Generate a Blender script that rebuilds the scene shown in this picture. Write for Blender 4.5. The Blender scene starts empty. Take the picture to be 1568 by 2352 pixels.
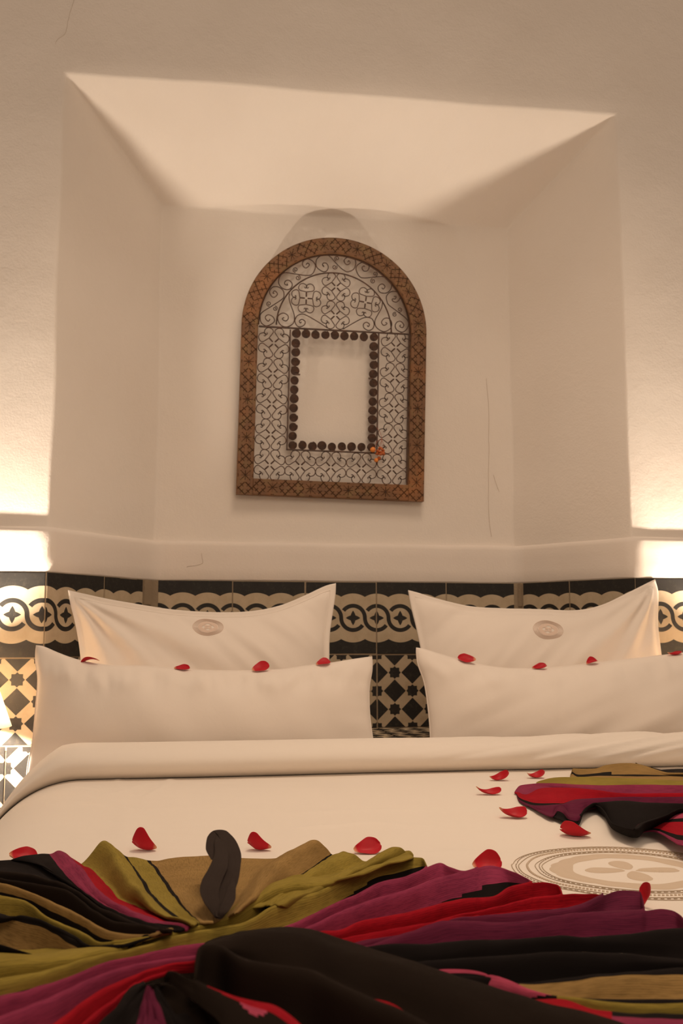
import bpy, bmesh, math, random
import numpy as np
from mathutils import Vector, Matrix, noise

random.seed(7)
scene = bpy.context.scene
COL = scene.collection

# ------------------------------------------------------------------ camera
FPX, YAW, PITCH = 2318.74, 0.1652, 0.1220
EYE = np.array([-0.3156, -2.4524, 0.851])
cd = bpy.data.cameras.new('camera')
cam = bpy.data.objects.new('camera', cd); COL.objects.link(cam)
cd.sensor_fit = 'VERTICAL'; cd.sensor_height = 36.0; cd.lens = FPX / 2352 * 36.0
cam.location = EYE; cam.rotation_euler = (math.pi / 2 + PITCH, 0, -YAW)
cd.clip_start = 0.02
cd.dof.use_dof = True; cd.dof.focus_distance = 1.45; cd.dof.aperture_fstop = 13
scene.camera = cam

# ------------------------------------------------------------------ world, lights, exposure
world = bpy.data.worlds.new('world'); scene.world = world; world.use_nodes = True
bg = world.node_tree.nodes['Background']
bg.inputs[0].default_value = (1.0, 0.72, 0.52, 1); bg.inputs[1].default_value = 0.27
def area(name, loc, target, size, power, color):
    l = bpy.data.lights.new(name, 'AREA'); l.shape = 'RECTANGLE'; l.size = size[0]; l.size_y = size[1]
    l.energy = power; l.color = color
    o = bpy.data.objects.new(name, l); COL.objects.link(o); o.location = loc
    o.rotation_euler = (Vector(target) - Vector(loc)).to_track_quat('-Z', 'Y').to_euler()
    return o
top_light = area('overhead_fill', (0.25, -0.95, 2.75), (0.15, -0.95, 0.5), (0.8, 0.6), 9.5, (1.0, 0.76, 0.56))  # unseen soft fill, added to brighten the bed from above
top_light.data.spread = math.radians(118)
area('front_fill', (0.1, -2.9, 2.2), (0.15, 0.0, 1.5), (1.6, 1.0), 15.5, (1.0, 0.78, 0.58))  # fill added behind the camera to lift the wall and alcove, no real fixture
LAMP_POWER = 43.0
LAMP_COLOR = (1.0, 0.83, 0.66)
vs = scene.view_settings
scene.display_settings.display_device = 'sRGB'
vs.view_transform = 'Standard'; vs.look = 'None'; vs.gamma = 1.0; vs.use_curve_mapping = False
vs.exposure = 0.0

# ------------------------------------------------------------------ geometry of view rays
cy_, sy_, cp_, sp_ = math.cos(YAW), math.sin(YAW), math.cos(PITCH), math.sin(PITCH)
FWD = np.array([sy_ * cp_, cy_ * cp_, sp_]); RGT = np.array([cy_, -sy_, 0.0]); UPV = np.cross(RGT, FWD)
def ray(px, py):
    return FWD + RGT * ((px - 784) / FPX) + UPV * ((1176 - py) / FPX)
ZB = 0.581
def PZ(px, py, h):
    """point of the bed plane raised by h"""
    d = ray(px, py); t = (ZB + h - EYE[2]) / d[2]
    return EYE + d * t
def PY(px, py, Y):
    d = ray(px, py); t = (Y - EYE[1]) / d[1]
    return EYE + d * t
def PP(px, py, o, n):
    d = ray(px, py); t = np.dot(np.array(o) - EYE, n) / np.dot(d, n)
    return EYE + d * t
def project(P):
    d = np.asarray(P) - EYE
    z = d @ FWD
    return 784 + FPX * (d @ RGT) / z, 1176 - FPX * (d @ UPV) / z

# ------------------------------------------------------------------ node helpers
class E:
    tree = None
    def __init__(s, sock): s.s = sock
    @staticmethod
    def m(op, *a):
        n = E.tree.nodes.new('ShaderNodeMath'); n.operation = op
        for i, v in enumerate(a):
            if isinstance(v, E): E.tree.links.new(v.s, n.inputs[i])
            else: n.inputs[i].default_value = v
        return E(n.outputs[0])
    def __add__(s, o): return E.m('ADD', s, o)
    __radd__ = __add__
    def __sub__(s, o): return E.m('SUBTRACT', s, o)
    def __rsub__(s, o): return E.m('SUBTRACT', o, s)
    def __mul__(s, o): return E.m('MULTIPLY', s, o)
    __rmul__ = __mul__
    def __truediv__(s, o): return E.m('DIVIDE', s, o)
    def lt(s, o): return E.m('LESS_THAN', s, o)
    def gt(s, o): return E.m('GREATER_THAN', s, o)
    def mx(s, o): return E.m('MAXIMUM', s, o)
    def mn(s, o): return E.m('MINIMUM', s, o)
    def ab(s): return E.m('ABSOLUTE', s)

def mat(name, color, rough=0.8, sheen=0.0, spec=0.3):
    m = bpy.data.materials.new(name); m.use_nodes = True
    b = m.node_tree.nodes['Principled BSDF']
    b.inputs['Base Color'].default_value = (*color, 1); b.inputs['Roughness'].default_value = rough
    b.inputs['Specular IOR Level'].default_value = spec
    if sheen: b.inputs['Sheen Weight'].default_value = sheen; b.inputs['Sheen Roughness'].default_value = 0.6
    return m
def nodes(m): E.tree = m.node_tree; return m.node_tree, m.node_tree.nodes['Principled BSDF']
def coords(t, kind='Object'):
    c = t.nodes.new('ShaderNodeTexCoord'); return c.outputs[kind]
def noise_tex(t, vec, scale, detail=4, rough=0.55, dist=0.0):
    n = t.nodes.new('ShaderNodeTexNoise'); n.inputs['Scale'].default_value = scale
    n.inputs['Detail'].default_value = detail; n.inputs['Roughness'].default_value = rough
    n.inputs['Distortion'].default_value = dist
    t.links.new(vec, n.inputs['Vector']); return n.outputs[0]
def mixc(t, fac, a, b):
    n = t.nodes.new('ShaderNodeMix'); n.data_type = 'RGBA'
    for v, i in ((fac, 0), (a, 6), (b, 7)):
        if isinstance(v, E): v = v.s
        if isinstance(v, bpy.types.NodeSocket): t.links.new(v, n.inputs[i])
        elif isinstance(v, (int, float)): n.inputs[i].default_value = v
        else: n.inputs[i].default_value = (*v, 1)
    return n.outputs[2]
def bump(t, b, h, strength, dist):
    n = t.nodes.new('ShaderNodeBump'); n.inputs['Strength'].default_value = strength
    n.inputs['Distance'].default_value = dist
    if isinstance(h, E): h = h.s
    t.links.new(h, n.inputs['Height']); t.links.new(n.outputs[0], b.inputs['Normal'])
    return n
def sepxyz(t, vec):
    n = t.nodes.new('ShaderNodeSeparateXYZ'); t.links.new(vec, n.inputs[0])
    return [E(o) for o in n.outputs]
def maprange(t, v, a, b, c=0.0, d=1.0):
    n = t.nodes.new('ShaderNodeMapRange'); n.clamp = True
    t.links.new(v.s if isinstance(v, E) else v, n.inputs[0])
    for i, x in enumerate((a, b, c, d)): n.inputs[i + 1].default_value = x
    return n.outputs[0]

# plaster
def plaster(name, base, dark, bump_s):
    m = mat(name, base, 0.75, spec=0.2); t, b = nodes(m); c = coords(t)
    f = maprange(t, noise_tex(t, c, 2.2, 5), 0.35, 0.7)
    col = mixc(t, f, base, dark)
    t.links.new(col, b.inputs['Base Color'])
    h = E(noise_tex(t, c, 45, 6, 0.6)) * 0.6 + E(noise_tex(t, c, 9, 3)) * 1.2 + E(noise_tex(t, c, 180, 3, 0.6)) * 0.22
    bump(t, b, h, bump_s, 0.006)
    return m
M_PLASTER = plaster('painted_plaster', (0.83, 0.77, 0.705), (0.79, 0.725, 0.655), 0.25)
M_DADO = plaster('painted_dado', (0.82, 0.75, 0.685), (0.78, 0.705, 0.635), 0.15)
M_MORTAR = plaster('mortar', (0.36, 0.28, 0.19), (0.22, 0.165, 0.11), 0.6)
M_FLOOR = plaster('floor_cement', (0.32, 0.22, 0.15), (0.25, 0.17, 0.11), 0.4)

TC, TD = (0.50, 0.41, 0.29), (0.020, 0.018, 0.016)
def tile_common(m, mask, c):
    t, b = nodes(m)
    wear = maprange(t, noise_tex(t, c, 60, 6, 0.7), 0.52, 0.85)
    speck = maprange(t, noise_tex(t, c, 420, 2, 0.5), 0.70, 0.76)
    dark = mixc(t, E(wear) * 0.22, TD, (0.22, 0.18, 0.12)); dark = mixc(t, E(speck) * 0.35, dark, (0.45, 0.38, 0.28))
    light = mixc(t, maprange(t, noise_tex(t, c, 25, 5), 0.4, 0.8), TC, (0.40, 0.31, 0.20))
    t.links.new(mixc(t, mask, light, dark), b.inputs['Base Color'])
    t.links.new(maprange(t, noise_tex(t, c, 35, 4), 0.3, 0.8, 0.5, 0.72), b.inputs['Roughness'])
    bump(t, b, noise_tex(t, c, 220, 4, 0.6), 0.12, 0.002)
def border_material():
    m = mat('border_tile_print', TC, 0.5); t, b = nodes(m); c = coords(t)
    x, y, z = sepxyz(t, c)
    p = 0.2 / 3
    u = x / p; v = (z - 0.1) / p
    def cell(off):
        fx = E.m('FRACT', u + 0.5) - 0.5 + off
        return fx
    ring = None
    for off in (-1, 0, 1):
        fx = cell(off)
        r = E.m('SQRT', fx * fx + v * v)
        a = E.m('ARCTAN2', v, fx)          # -pi..pi
        on = (r - 0.5).ab().lt(0.083)
        top = a.gt(0.0) * a.lt(2.50)
        bot = a.lt(0.0) * a.lt(-0.64)
        k = on * top.mx(bot)
        ring = k if ring is None else ring.mx(k)
    fx = cell(0)
    qx = fx.ab() / 0.305; qv = v.ab() / 0.305
    star = (v.ab() - 0.115 * (1.0 - qx * qx)).lt(0.0) * qx.lt(1.0)
    star = star.mx((fx.ab() - 0.115 * (1.0 - qv * qv)).lt(0.0) * qv.lt(1.0))
    sc = E.m('SQRT', 0.9216 - fx * fx) + 0.05
    out = v.ab().gt(sc)
    mask = ring.mx(star).mx(out)
    tile_common(m, mask, c); return m
def star_material():
    m = mat('star_tile_print', TC, 0.5); t, b = nodes(m); c = coords(t)
    x, y, z = sepxyz(t, c)
    a = 0.05
    X = E.m('PINGPONG', x / a + 20.0, 1.0); Z = E.m('PINGPONG', (0.2 - z) / a + 20.0, 1.0)
    s = X + Z
    sq1 = X.mx(Z).lt(0.262); sq2 = (1.0 - X.mn(Z)).lt(0.262)
    l1 = s.lt(0.352); l2 = (2.0 - s).lt(0.352)
    d1 = (1.0 - X + Z).lt(0.625); d2 = (1.0 - Z + X).lt(0.625)
    mask = sq1.mx(sq2).mx(l1).mx(l2).mx(d1).mx(d2)
    tile_common(m, mask, c); return m
M_BORDER, M_STAR = border_material(), star_material()

def linen(name, base):
    m = mat(name, base, 0.85, 0.25, 0.15); t, b = nodes(m); c = coords(t)
    h = E(noise_tex(t, c, 26, 4, 0.5, 0.6)) * 1.0 + E(noise_tex(t, c, 900, 2)) * 0.07
    bump(t, b, h, 0.16, 0.004)
    return m
M_LINEN = linen('white_cotton', (0.83, 0.745, 0.66))
M_DUVET = linen('duvet_cotton', (0.84, 0.76, 0.67))
M_THREAD = mat('embroidery_thread', (0.47, 0.36, 0.25), 0.7, 0.2)
M_THREAD2 = mat('embroidery_fill', (0.68, 0.54, 0.40), 0.7, 0.2)
M_PTHREAD = mat('pillow_thread', (0.77, 0.60, 0.49), 0.7, 0.2)
for m in (M_THREAD, M_THREAD2, M_PTHREAD):
    t, b = nodes(m); c = coords(t); w = t.nodes.new('ShaderNodeTexWave')
    w.inputs['Scale'].default_value = 260; w.inputs['Distortion'].default_value = 1.5
    t.links.new(c, w.inputs['Vector']); bump(t, b, w.outputs[1], 0.4, 0.001)

def wool(name, base, dark, tw=0.55):
    m = mat(name, base, 0.95, 0.07, 0.05); t, b = nodes(m)
    uv = coords(t, 'UV'); x, y, z = sepxyz(t, uv)
    k = 2 * math.pi / 0.0019
    n1 = E(noise_tex(t, uv, 110, 4, 0.6))
    g = E.m('SINE', (x + y) * k + n1 * 2.0) * E.m('SINE', (x - y) * k)
    g = g * 0.5 + 0.5
    st = t.nodes.new('ShaderNodeMapping'); st.inputs['Scale'].default_value = (60, 900, 1); t.links.new(uv, st.inputs[0])
    streak = E(noise_tex(t, st.outputs[0], 1.0, 3, 0.6))
    f = g * tw * 0.7 + E(maprange(t, streak, 0.42, 0.75)) * tw * 0.75
    big = E(maprange(t, noise_tex(t, uv, 14, 3), 0.35, 0.7)) * 0.22
    t.links.new(mixc(t, E.m('MINIMUM', f + big, 1.0), base, dark), b.inputs['Base Color'])
    bump(t, b, g * 0.35 + n1 * 1.0, 0.3, 0.0012)
    b.inputs['Sheen Tint'].default_value = (*base, 1)
    return m
W = {
 'olive': wool('olive_wool', (0.36, 0.27, 0.055), (0.10, 0.07, 0.015)),
 'tan': wool('tan_wool', (0.40, 0.25, 0.09), (0.10, 0.06, 0.022)),
 'magenta': wool('magenta_wool', (0.33, 0.045, 0.10), (0.09, 0.012, 0.035)),
 'pink': wool('pink_wool', (0.55, 0.085, 0.15), (0.16, 0.02, 0.04)),
 'red': wool('red_wool', (0.42, 0.010, 0.020), (0.13, 0.004, 0.010)),
 'purple': wool('purple_wool', (0.16, 0.022, 0.055), (0.045, 0.008, 0.022)),
 'black': wool('black_wool', (0.013, 0.010, 0.0095), (0.006, 0.005, 0.005), 0.2),
 'dark': wool('dark_wool', (0.045, 0.033, 0.028), (0.018, 0.013, 0.011), 0.3),
 'brown': wool('brown_wool', (0.017, 0.011, 0.008), (0.007, 0.005, 0.004), 0.2),
}
WN = list(W)

def petal_material():
    m = mat('rose_petal', (0.5, 0.003, 0.014), 0.5, 0.05, 0.25); t, b = nodes(m)
    x, y, z = sepxyz(t, coords(t, 'UV'))
    w = maprange(t, x, 0.03, 0.16, 1.0, 0.0)
    c = mixc(t, E(w) * 0.7, (0.52, 0.003, 0.014), (0.85, 0.55, 0.30))
    v = E(noise_tex(t, coords(t, 'UV'), 6, 3))
    c2 = mixc(t, v * 0.35, c, (0.26, 0.0, 0.008))
    t.links.new(c2, b.inputs['Base Color'])
    b.inputs['Subsurface Weight'].default_value = 0.0
    return m
M_PETAL = petal_material()

def wood_material():
    m = mat('carved_wood', (0.25, 0.11, 0.045), 0.55, spec=0.35); t, b = nodes(m)
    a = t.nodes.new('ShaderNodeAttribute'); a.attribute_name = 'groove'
    uv = coords(t, 'UV'); mp = t.nodes.new('ShaderNodeMapping'); mp.inputs['Scale'].default_value = (18, 160, 1)
    t.links.new(uv, mp.inputs[0])
    g = noise_tex(t, mp.outputs[0], 1.0, 5, 0.6)
    patch = noise_tex(t, coords(t), 7, 3)
    c = mixc(t, maprange(t, g, 0.35, 0.7), (0.215, 0.105, 0.048), (0.125, 0.062, 0.030))
    c = mixc(t, maprange(t, patch, 0.52, 0.72), c, (0.30, 0.125, 0.045))
    c = mixc(t, maprange(t, noise_tex(t, coords(t), 30, 4), 0.5, 0.8), c, (0.22, 0.14, 0.06))
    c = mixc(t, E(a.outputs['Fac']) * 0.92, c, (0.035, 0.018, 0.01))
    t.links.new(c, b.inputs['Base Color']); bump(t, b, g, 0.25, 0.001)
    return m
M_WOOD = wood_material()
M_IRON = mat('wrought_iron', (0.045, 0.022, 0.014), 0.5, spec=0.5)
t, b = nodes(M_IRON)
t.links.new(mixc(t, maprange(t, noise_tex(t, coords(t), 60, 4), 0.4, 0.7), (0.05, 0.024, 0.014), (0.11, 0.045, 0.022)), b.inputs['Base Color'])
M_DFLOWER = mat('dried_flower', (0.50, 0.14, 0.045), 0.8)
M_DFLOWER2 = mat('dried_berry', (0.80, 0.27, 0.06), 0.6)
M_CWIRE = mat('copper_wire', (0.45, 0.10, 0.04), 0.5)
M_BRASS = mat('lamp_base', (0.25, 0.15, 0.07), 0.5)
M_BEDWOOD = mat('bed_wood', (0.10, 0.05, 0.025), 0.6)
def shade_material():
    m = bpy.data.materials.new('lamp_shade'); m.use_nodes = True; t = m.node_tree
    t.nodes.clear(); o = t.nodes.new('ShaderNodeOutputMaterial')
    d = t.nodes.new('ShaderNodeBsdfDiffuse'); d.inputs[0].default_value = (0.8, 0.74, 0.66, 1)
    tr = t.nodes.new('ShaderNodeBsdfTranslucent'); tr.inputs[0].default_value = (0.9, 0.80, 0.66, 1)
    mx = t.nodes.new('ShaderNodeMixShader'); mx.inputs[0].default_value = 0.72
    t.links.new(d.outputs[0], mx.inputs[1]); t.links.new(tr.outputs[0], mx.inputs[2]); t.links.new(mx.outputs[0], o.inputs[0])
    return m
M_SHADE = shade_material()
M_BULB = mat('bulb', (1, 1, 1)); t, b = nodes(M_BULB)
b.inputs['Emission Color'].default_value = (*LAMP_COLOR, 1); b.inputs['Emission Strength'].default_value = LAMP_POWER / (math.pi * 4 * math.pi * 0.022 ** 2)

# ------------------------------------------------------------------ object helpers
def link(name, me, m=None, parent=None, smooth=True):
    if smooth:
        me.polygons.foreach_set('use_smooth', [True] * len(me.polygons))
    o = bpy.data.objects.new(name, me); COL.objects.link(o)
    if m is not None:
        for k in (m if isinstance(m, (list, tuple)) else [m]): me.materials.append(k)
    if parent: o.parent = parent
    return o
def mesh(name, v, f):
    me = bpy.data.meshes.new(name); me.from_pydata([tuple(map(float, p)) for p in v], [], f); me.update(); return me
def empty(name, loc=(0, 0, 0), rot=(0, 0, 0)):
    o = bpy.data.objects.new(name, None); COL.objects.link(o); o.location = loc; o.rotation_euler = rot
    o.empty_display_size = 0.05; return o
def tag(o, label, cat, group=None):
    o['label'] = label; o['category'] = cat
    if group: o['group'] = group
    return o
def structure(o): o['kind'] = 'structure'; return o
def to_mesh(bm, name):
    me = bpy.data.meshes.new(name); bm.to_mesh(me); bm.free(); return me
def catmull(P, n, closed=False):
    P = np.asarray(P, float); m = len(P); out = []
    segs = m if closed else m - 1
    for i in range(segs):
        p0 = P[(i - 1) % m] if closed or i > 0 else 2 * P[0] - P[1]
        p1 = P[i]; p2 = P[(i + 1) % m]
        p3 = P[(i + 2) % m] if closed or i + 2 < m else 2 * P[-1] - P[-2]
        for k in range(n):
            t = k / n
            out.append(0.5 * ((2 * p1) + (-p0 + p2) * t + (2 * p0 - 5 * p1 + 4 * p2 - p3) * t * t + (-p0 + 3 * p1 - 3 * p2 + p3) * t ** 3))
    if not closed: out.append(P[-1])
    return np.array(out)
def resample(P, n):
    P = np.asarray(P, float)
    d = np.r_[0, np.cumsum(np.linalg.norm(np.diff(P[:, :2], axis=0), axis=1))]
    s = np.linspace(0, d[-1], n)
    return np.stack([np.interp(s, d, P[:, k]) for k in range(P.shape[1])], 1)
def tube_data(path, rad, sides=6, closed=False, flat=1.0, up=(0, 1, 0)):
    """tube round a path; rad number or list"""
    path = np.asarray(path, float); n = len(path); v = []; f = []
    up = np.array(up, float)
    for i in range(n):
        a = path[(i - 1) % n] if (closed or i > 0) else path[i]
        c = path[(i + 1) % n] if (closed or i < n - 1) else path[i]
        tg = c - a; tg = tg / (np.linalg.norm(tg) + 1e-12)
        s = np.cross(tg, up); s = s / (np.linalg.norm(s) + 1e-12); w = np.cross(s, tg)
        r = rad[i] if hasattr(rad, '__len__') else rad
        for k in range(sides):
            th = 2 * math.pi * k / sides
            v.append(path[i] + s * math.cos(th) * r + w * math.sin(th) * r * flat)
    for i in range(n if closed else n - 1):
        j = (i + 1) % n
        for k in range(sides):
            l = (k + 1) % sides
            f.append((i * sides + k, j * sides + k, j * sides + l, i * sides + l))
    if not closed:
        f.append(tuple(range(sides))); f.append(tuple(range((n - 1) * sides, n * sides))[::-1])
    return v, f
def tube(name, path, rad, m, parent=None, **kw):
    v, f = tube_data(path, rad, **kw); return link(name, mesh(name, v, f), m, parent)
def box_bm(bm, c, s, bev=0.0, rot=None):
    r = bmesh.ops.create_cube(bm, size=1.0)
    bmesh.ops.scale(bm, vec=s, verts=r['verts'])
    if rot is not None: bmesh.ops.rotate(bm, cent=(0, 0, 0), matrix=rot, verts=r['verts'])
    bmesh.ops.translate(bm, vec=c, verts=r['verts'])
    if bev:
        ed = {e for v in r['verts'] for e in v.link_edges}
        bmesh.ops.bevel(bm, geom=list(ed), offset=bev, segments=2, affect='EDGES')
def box(name, c, s, m, parent=None, bev=0.002, rot=None):
    bm = bmesh.new(); box_bm(bm, c, s, bev, rot); return link(name, to_mesh(bm, name), m, parent, smooth=False)
def lathe(name, prof, m, parent=None, seg=40, loc=(0, 0, 0)):
    v = []; f = []; n = len(prof)
    for k in range(seg):
        a = 2 * math.pi * k / seg
        for r, z in prof: v.append((loc[0] + r * math.cos(a), loc[1] + r * math.sin(a), loc[2] + z))
    for k in range(seg):
        l = (k + 1) % seg
        for i in range(n - 1): f.append((k * n + i, l * n + i, l * n + i + 1, k * n + i + 1))
    return link(name, mesh(name, v, f), m, parent)
def nz(x, y, z=0.0): return noise.noise(Vector((x, y, z)))

# ================================================================== SETTING
XL, XR, BL, BR, D = -0.6093, 0.8631, -0.3674, 0.6527, 0.3123
ZTL, ZTR, ZTB = 2.259, 2.276, 2.0625
ZLED, ZTILE, ZSH = 1.104, 1.000, 0.600
SHIFT = 0.016     # upper wall set back behind the dado
WL, WR, WTOP = -2.4, 2.8, 3.0

def wall_grid(bm, a, b_, c, d, nu, nv):
    """bilinear grid a-b along u, a-d along v"""
    a, b_, c, d = map(np.array, (a, b_, c, d)); g = []
    for j in range(nv + 1):
        row = []
        for i in range(nu + 1):
            u = i / nu; w = j / nv
            row.append(bm.verts.new((a * (1 - u) + b_ * u) * (1 - w) + (d * (1 - u) + c * u) * w))
        g.append(row)
    for j in range(nv):
        for i in range(nu): bm.faces.new((g[j][i], g[j][i + 1], g[j + 1][i + 1], g[j + 1][i]))
bm = bmesh.new(); s = SHIFT
LW, HW = 1.104, 26
z0 = ZLED - 0.012
fl = (XL, s, z0); flt = (XL, s, ZTL); fr = (XR, s, z0); frt = (XR, s, ZTR)
b0, b0t, b1, b1t = (BL, D + s, z0), (BL, D + s, ZTB), (BR, D + s, z0), (BR, D + s, ZTB)
wall_grid(bm, (WL, s, z0), fl, flt, (WL, s, ZTL), 34, 36)
wall_grid(bm, fr, (WR, s, z0), (WR, s, ZTR), frt, 34, 36)
wall_grid(bm, (WL, s, ZTL), flt, (XL, s, WTOP), (WL, s, WTOP), 34, 16)
wall_grid(bm, flt, frt, (XR, s, WTOP), (XL, s, WTOP), 40, 16)
wall_grid(bm, frt, (WR, s, ZTR), (WR, s, WTOP), (XR, s, WTOP), 34, 16)
wall_grid(bm, fl, b0, b0t, flt, 10, 36)
wall_grid(bm, b1, fr, frt, b1t, 10, 36)
wall_grid(bm, b0t, b1t, frt, flt, 40, 10)
wall_grid(bm, b0, b1, b1t, b0t, 40, 36)
bmesh.ops.remove_doubles(bm, verts=bm.verts, dist=0.0004)
for v in bm.verts:
    p = v.co; q = p * 3.1
    nvv = noise.noise_vector(q) * 0.0045 + noise.noise_vector(p * 14) * 0.0014
    v.co = p + nvv
bmesh.ops.recalc_face_normals(bm, faces=bm.faces)
sharp = [e for e in bm.edges if len(e.link_faces) == 2 and e.calc_face_angle(0) > 0.3]
bmesh.ops.bevel(bm, geom=sharp, offset=0.006, segments=3, affect='EDGES', profile=0.5, clamp_overlap=True)
wall = structure(link('wall_back', to_mesh(bm, 'wall_back'), M_PLASTER))

def off_path(d, a=WL, b_=WR):
    """plan outline of the wall pushed back by d"""
    P = [np.array(p) for p in ((a, 0.0), (XL, 0.0), (BL, D), (BR, D), (XR, 0.0), (b_, 0.0))]
    out = []
    for i, p in enumerate(P):
        ns = []
        for q0, q1 in ((i - 1, i), (i, i + 1)):
            if q0 >= 0 and q1 < len(P):
                t = P[q1] - P[q0]; t = t / np.linalg.norm(t); ns.append(np.array([-t[1], t[0]]))
        n = sum(ns); n = n / np.linalg.norm(n); k = d / max(0.3, np.dot(n, ns[0]))
        out.append(p + n * k)
    return out
def profile_wall(name, prof, m, parent, sub=0.03, amp=0.0012):
    v = []; f = []
    base = off_path(0)
    counts = [max(1, int(np.linalg.norm(base[i + 1] - base[i]) / sub)) for i in range(5)]
    rows = 0
    for d, z in prof:
        P = off_path(d); pts = []
        for i in range(5):
            for k in range(counts[i]): pts.append(P[i] + (P[i + 1] - P[i]) * k / counts[i])
        pts.append(P[5]); rows = len(pts)
        for p in pts:
            q = Vector((p[0], p[1], z)); nn = noise.noise_vector(q * 9) * amp + noise.noise_vector(q * 40) * amp * 0.5
            v.append((p[0] + nn.x, p[1] + nn.y, z + nn.z * 1.5))
    for j in range(len(prof) - 1):
        for i in range(rows - 1):
            a = j * rows + i; f.append((a, a + rows, a + rows + 1, a + 1))
    me = mesh(name, v, f); return link(name, me, m, parent)
dado = profile_wall('dado_strip', [(0.03, ZLED + 0.004), (0.014, ZLED + 0.004), (0.007, ZLED + 0.003), (0.002, ZLED - 0.002), (0.0, ZLED - 0.010),
     (0.0, 1.07), (0.0, 1.035), (0.0, ZTILE + 0.004), (0.002, ZTILE), (0.006, ZTILE - 0.002)], M_DADO, wall)
profile_wall('tile_mortar', [(0.0014, ZTILE), (0.0014, 0.90), (0.0014, 0.80), (0.0014, 0.70), (0.0014, ZSH - 0.01)], M_MORTAR, wall, amp=0.0002)
v = [(WL, 0.0035, 0), (WR, 0.0035, 0), (WR, 0.0035, ZSH - 0.005), (WL, 0.0035, ZSH - 0.005)]
link('lower_wall', mesh('lower_wall', v, [(0, 1, 2, 3)]), M_MORTAR, wall, smooth=False)
v = [(XL - .01, 0.0035, ZSH - .006), (XR + .01, 0.0035, ZSH - .006), (BR + .004, D + .004, ZSH - .006), (BL - .004, D + .004, ZSH - .006)]
link('ledge_mortar', mesh('ledge_mortar', v, [(0, 1, 2, 3)]), M_MORTAR, wall, smooth=False)

def tile(name, poly, m, th=0.010, bev=0.0012):
    """poly in local x,z; front face at y=0 facing -y"""
    bm = bmesh.new(); vs_ = [bm.verts.new((x, 0, z)) for x, z in poly]
    f = bm.faces.new(vs_)
    r = bmesh.ops.extrude_face_region(bm, geom=[f])
    bmesh.ops.translate(bm, vec=(0, th, 0), verts=[g for g in r['geom'] if isinstance(g, bmesh.types.BMVert)])
    bmesh.ops.recalc_face_normals(bm, faces=bm.faces)
    ed = [e for e in bm.edges if all(abs(q.co.y) < 1e-6 for q in e.verts)]
    bmesh.ops.bevel(bm, geom=ed, offset=bev, segments=2, affect='EDGES')
    me = to_mesh(bm, name); me.materials.append(m); return me
cache = {}
def place_tile(name, origin, ang, x0, w, z0, h, m, phase):
    """tile on a wall face starting at origin (plan) running at angle ang"""
    j = 0.0011
    key = (name, round(w, 4), round(h, 4), round(phase, 4), round(z0 % 1, 3) if h < 0.19 else 0)
    if key not in cache: cache[key] = tile(name, [(phase + j, j), (phase + w - j, j), (phase + w - j, h - j), (phase + j, h - j)], m)
    o = bpy.data.objects.new(name, cache[key]); COL.objects.link(o); o.parent = wall
    ca, sa = math.cos(ang), math.sin(ang)
    off = random.uniform(-0.0006, 0.0006)
    X = x0 - phase
    o.location = (origin[0] + ca * X - sa * off, origin[1] + sa * X + ca * off, z0); o.rotation_euler = (0, random.uniform(-.002, .002), ang)
    return o
angL = math.atan2(D, BL - XL); lenL = math.hypot(D, BL - XL)
angR = math.atan2(-D, XR - BR); lenR = math.hypot(D, XR - BR)
rows = [('border_tile', 0.80, M_BORDER), ('star_tile', 0.60, M_STAR)]
for name, z, m in rows:
    for k in range(7):                                   # left front face
        place_tile(name, (XL - 0.2 * (k + 1), 0), 0, 0, 0.2, z, 0.2, m, 0.0065 - 0.2)
    place_tile(name, (XL, 0), angL, 0.002, 0.2, z, 0.2, m, 0)
    place_tile(name, (XL, 0), angL, 0.203, 0.150, z, 0.2, m, 0)
    for k in range(5): place_tile(name, (BL, D), 0, 0.012 + 0.2 * k, 0.2, z, 0.2, m, 0)
    place_tile(name, (BR, D), angR, 0.020, lenR - 0.222, z, 0.2, m, 0.2 - (lenR - 0.222))
    place_tile(name, (BR, D), angR, lenR - 0.201, 0.2, z, 0.2, m, 0)
    for k in range(9): place_tile(name, (XR + 0.2 * k, 0), 0, 0, 0.2, z, 0.2, m, 0)
for z in (0.40, 0.20, 0.0):
    for k in range(-9, 18):
        x = XL - 0.076 + 0.2 * k
        if -2.35 < x < 2.6: place_tile('star_tile', (x, 0), 0, 0, 0.2, z, 0.2, M_STAR, -0.05)
# mortar filled corners of the alcove
def strip(x, y, ang, w):
    bm = bmesh.new()
    for k, (za, zb) in enumerate(((0.604, 0.70), (0.702, 0.80), (0.802, 0.93), (0.932, 0.998))):
        box_bm(bm, (w / 2, 0.003, (za + zb) / 2), (w - 0.001, 0.010, zb - za), 0.0015)
    o = link('corner_mortar', to_mesh(bm, 'corner_mortar'), M_MORTAR, wall, smooth=False); o.location = (x, y, 0); o.rotation_euler = (0, 0, ang)
strip(XL + math.cos(angL) * 0.354, math.sin(angL) * 0.354, angL, 0.034)
strip(BR + math.cos(angR) * 0.003, D + math.sin(angR) * 0.003, angR, 0.016)
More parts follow.
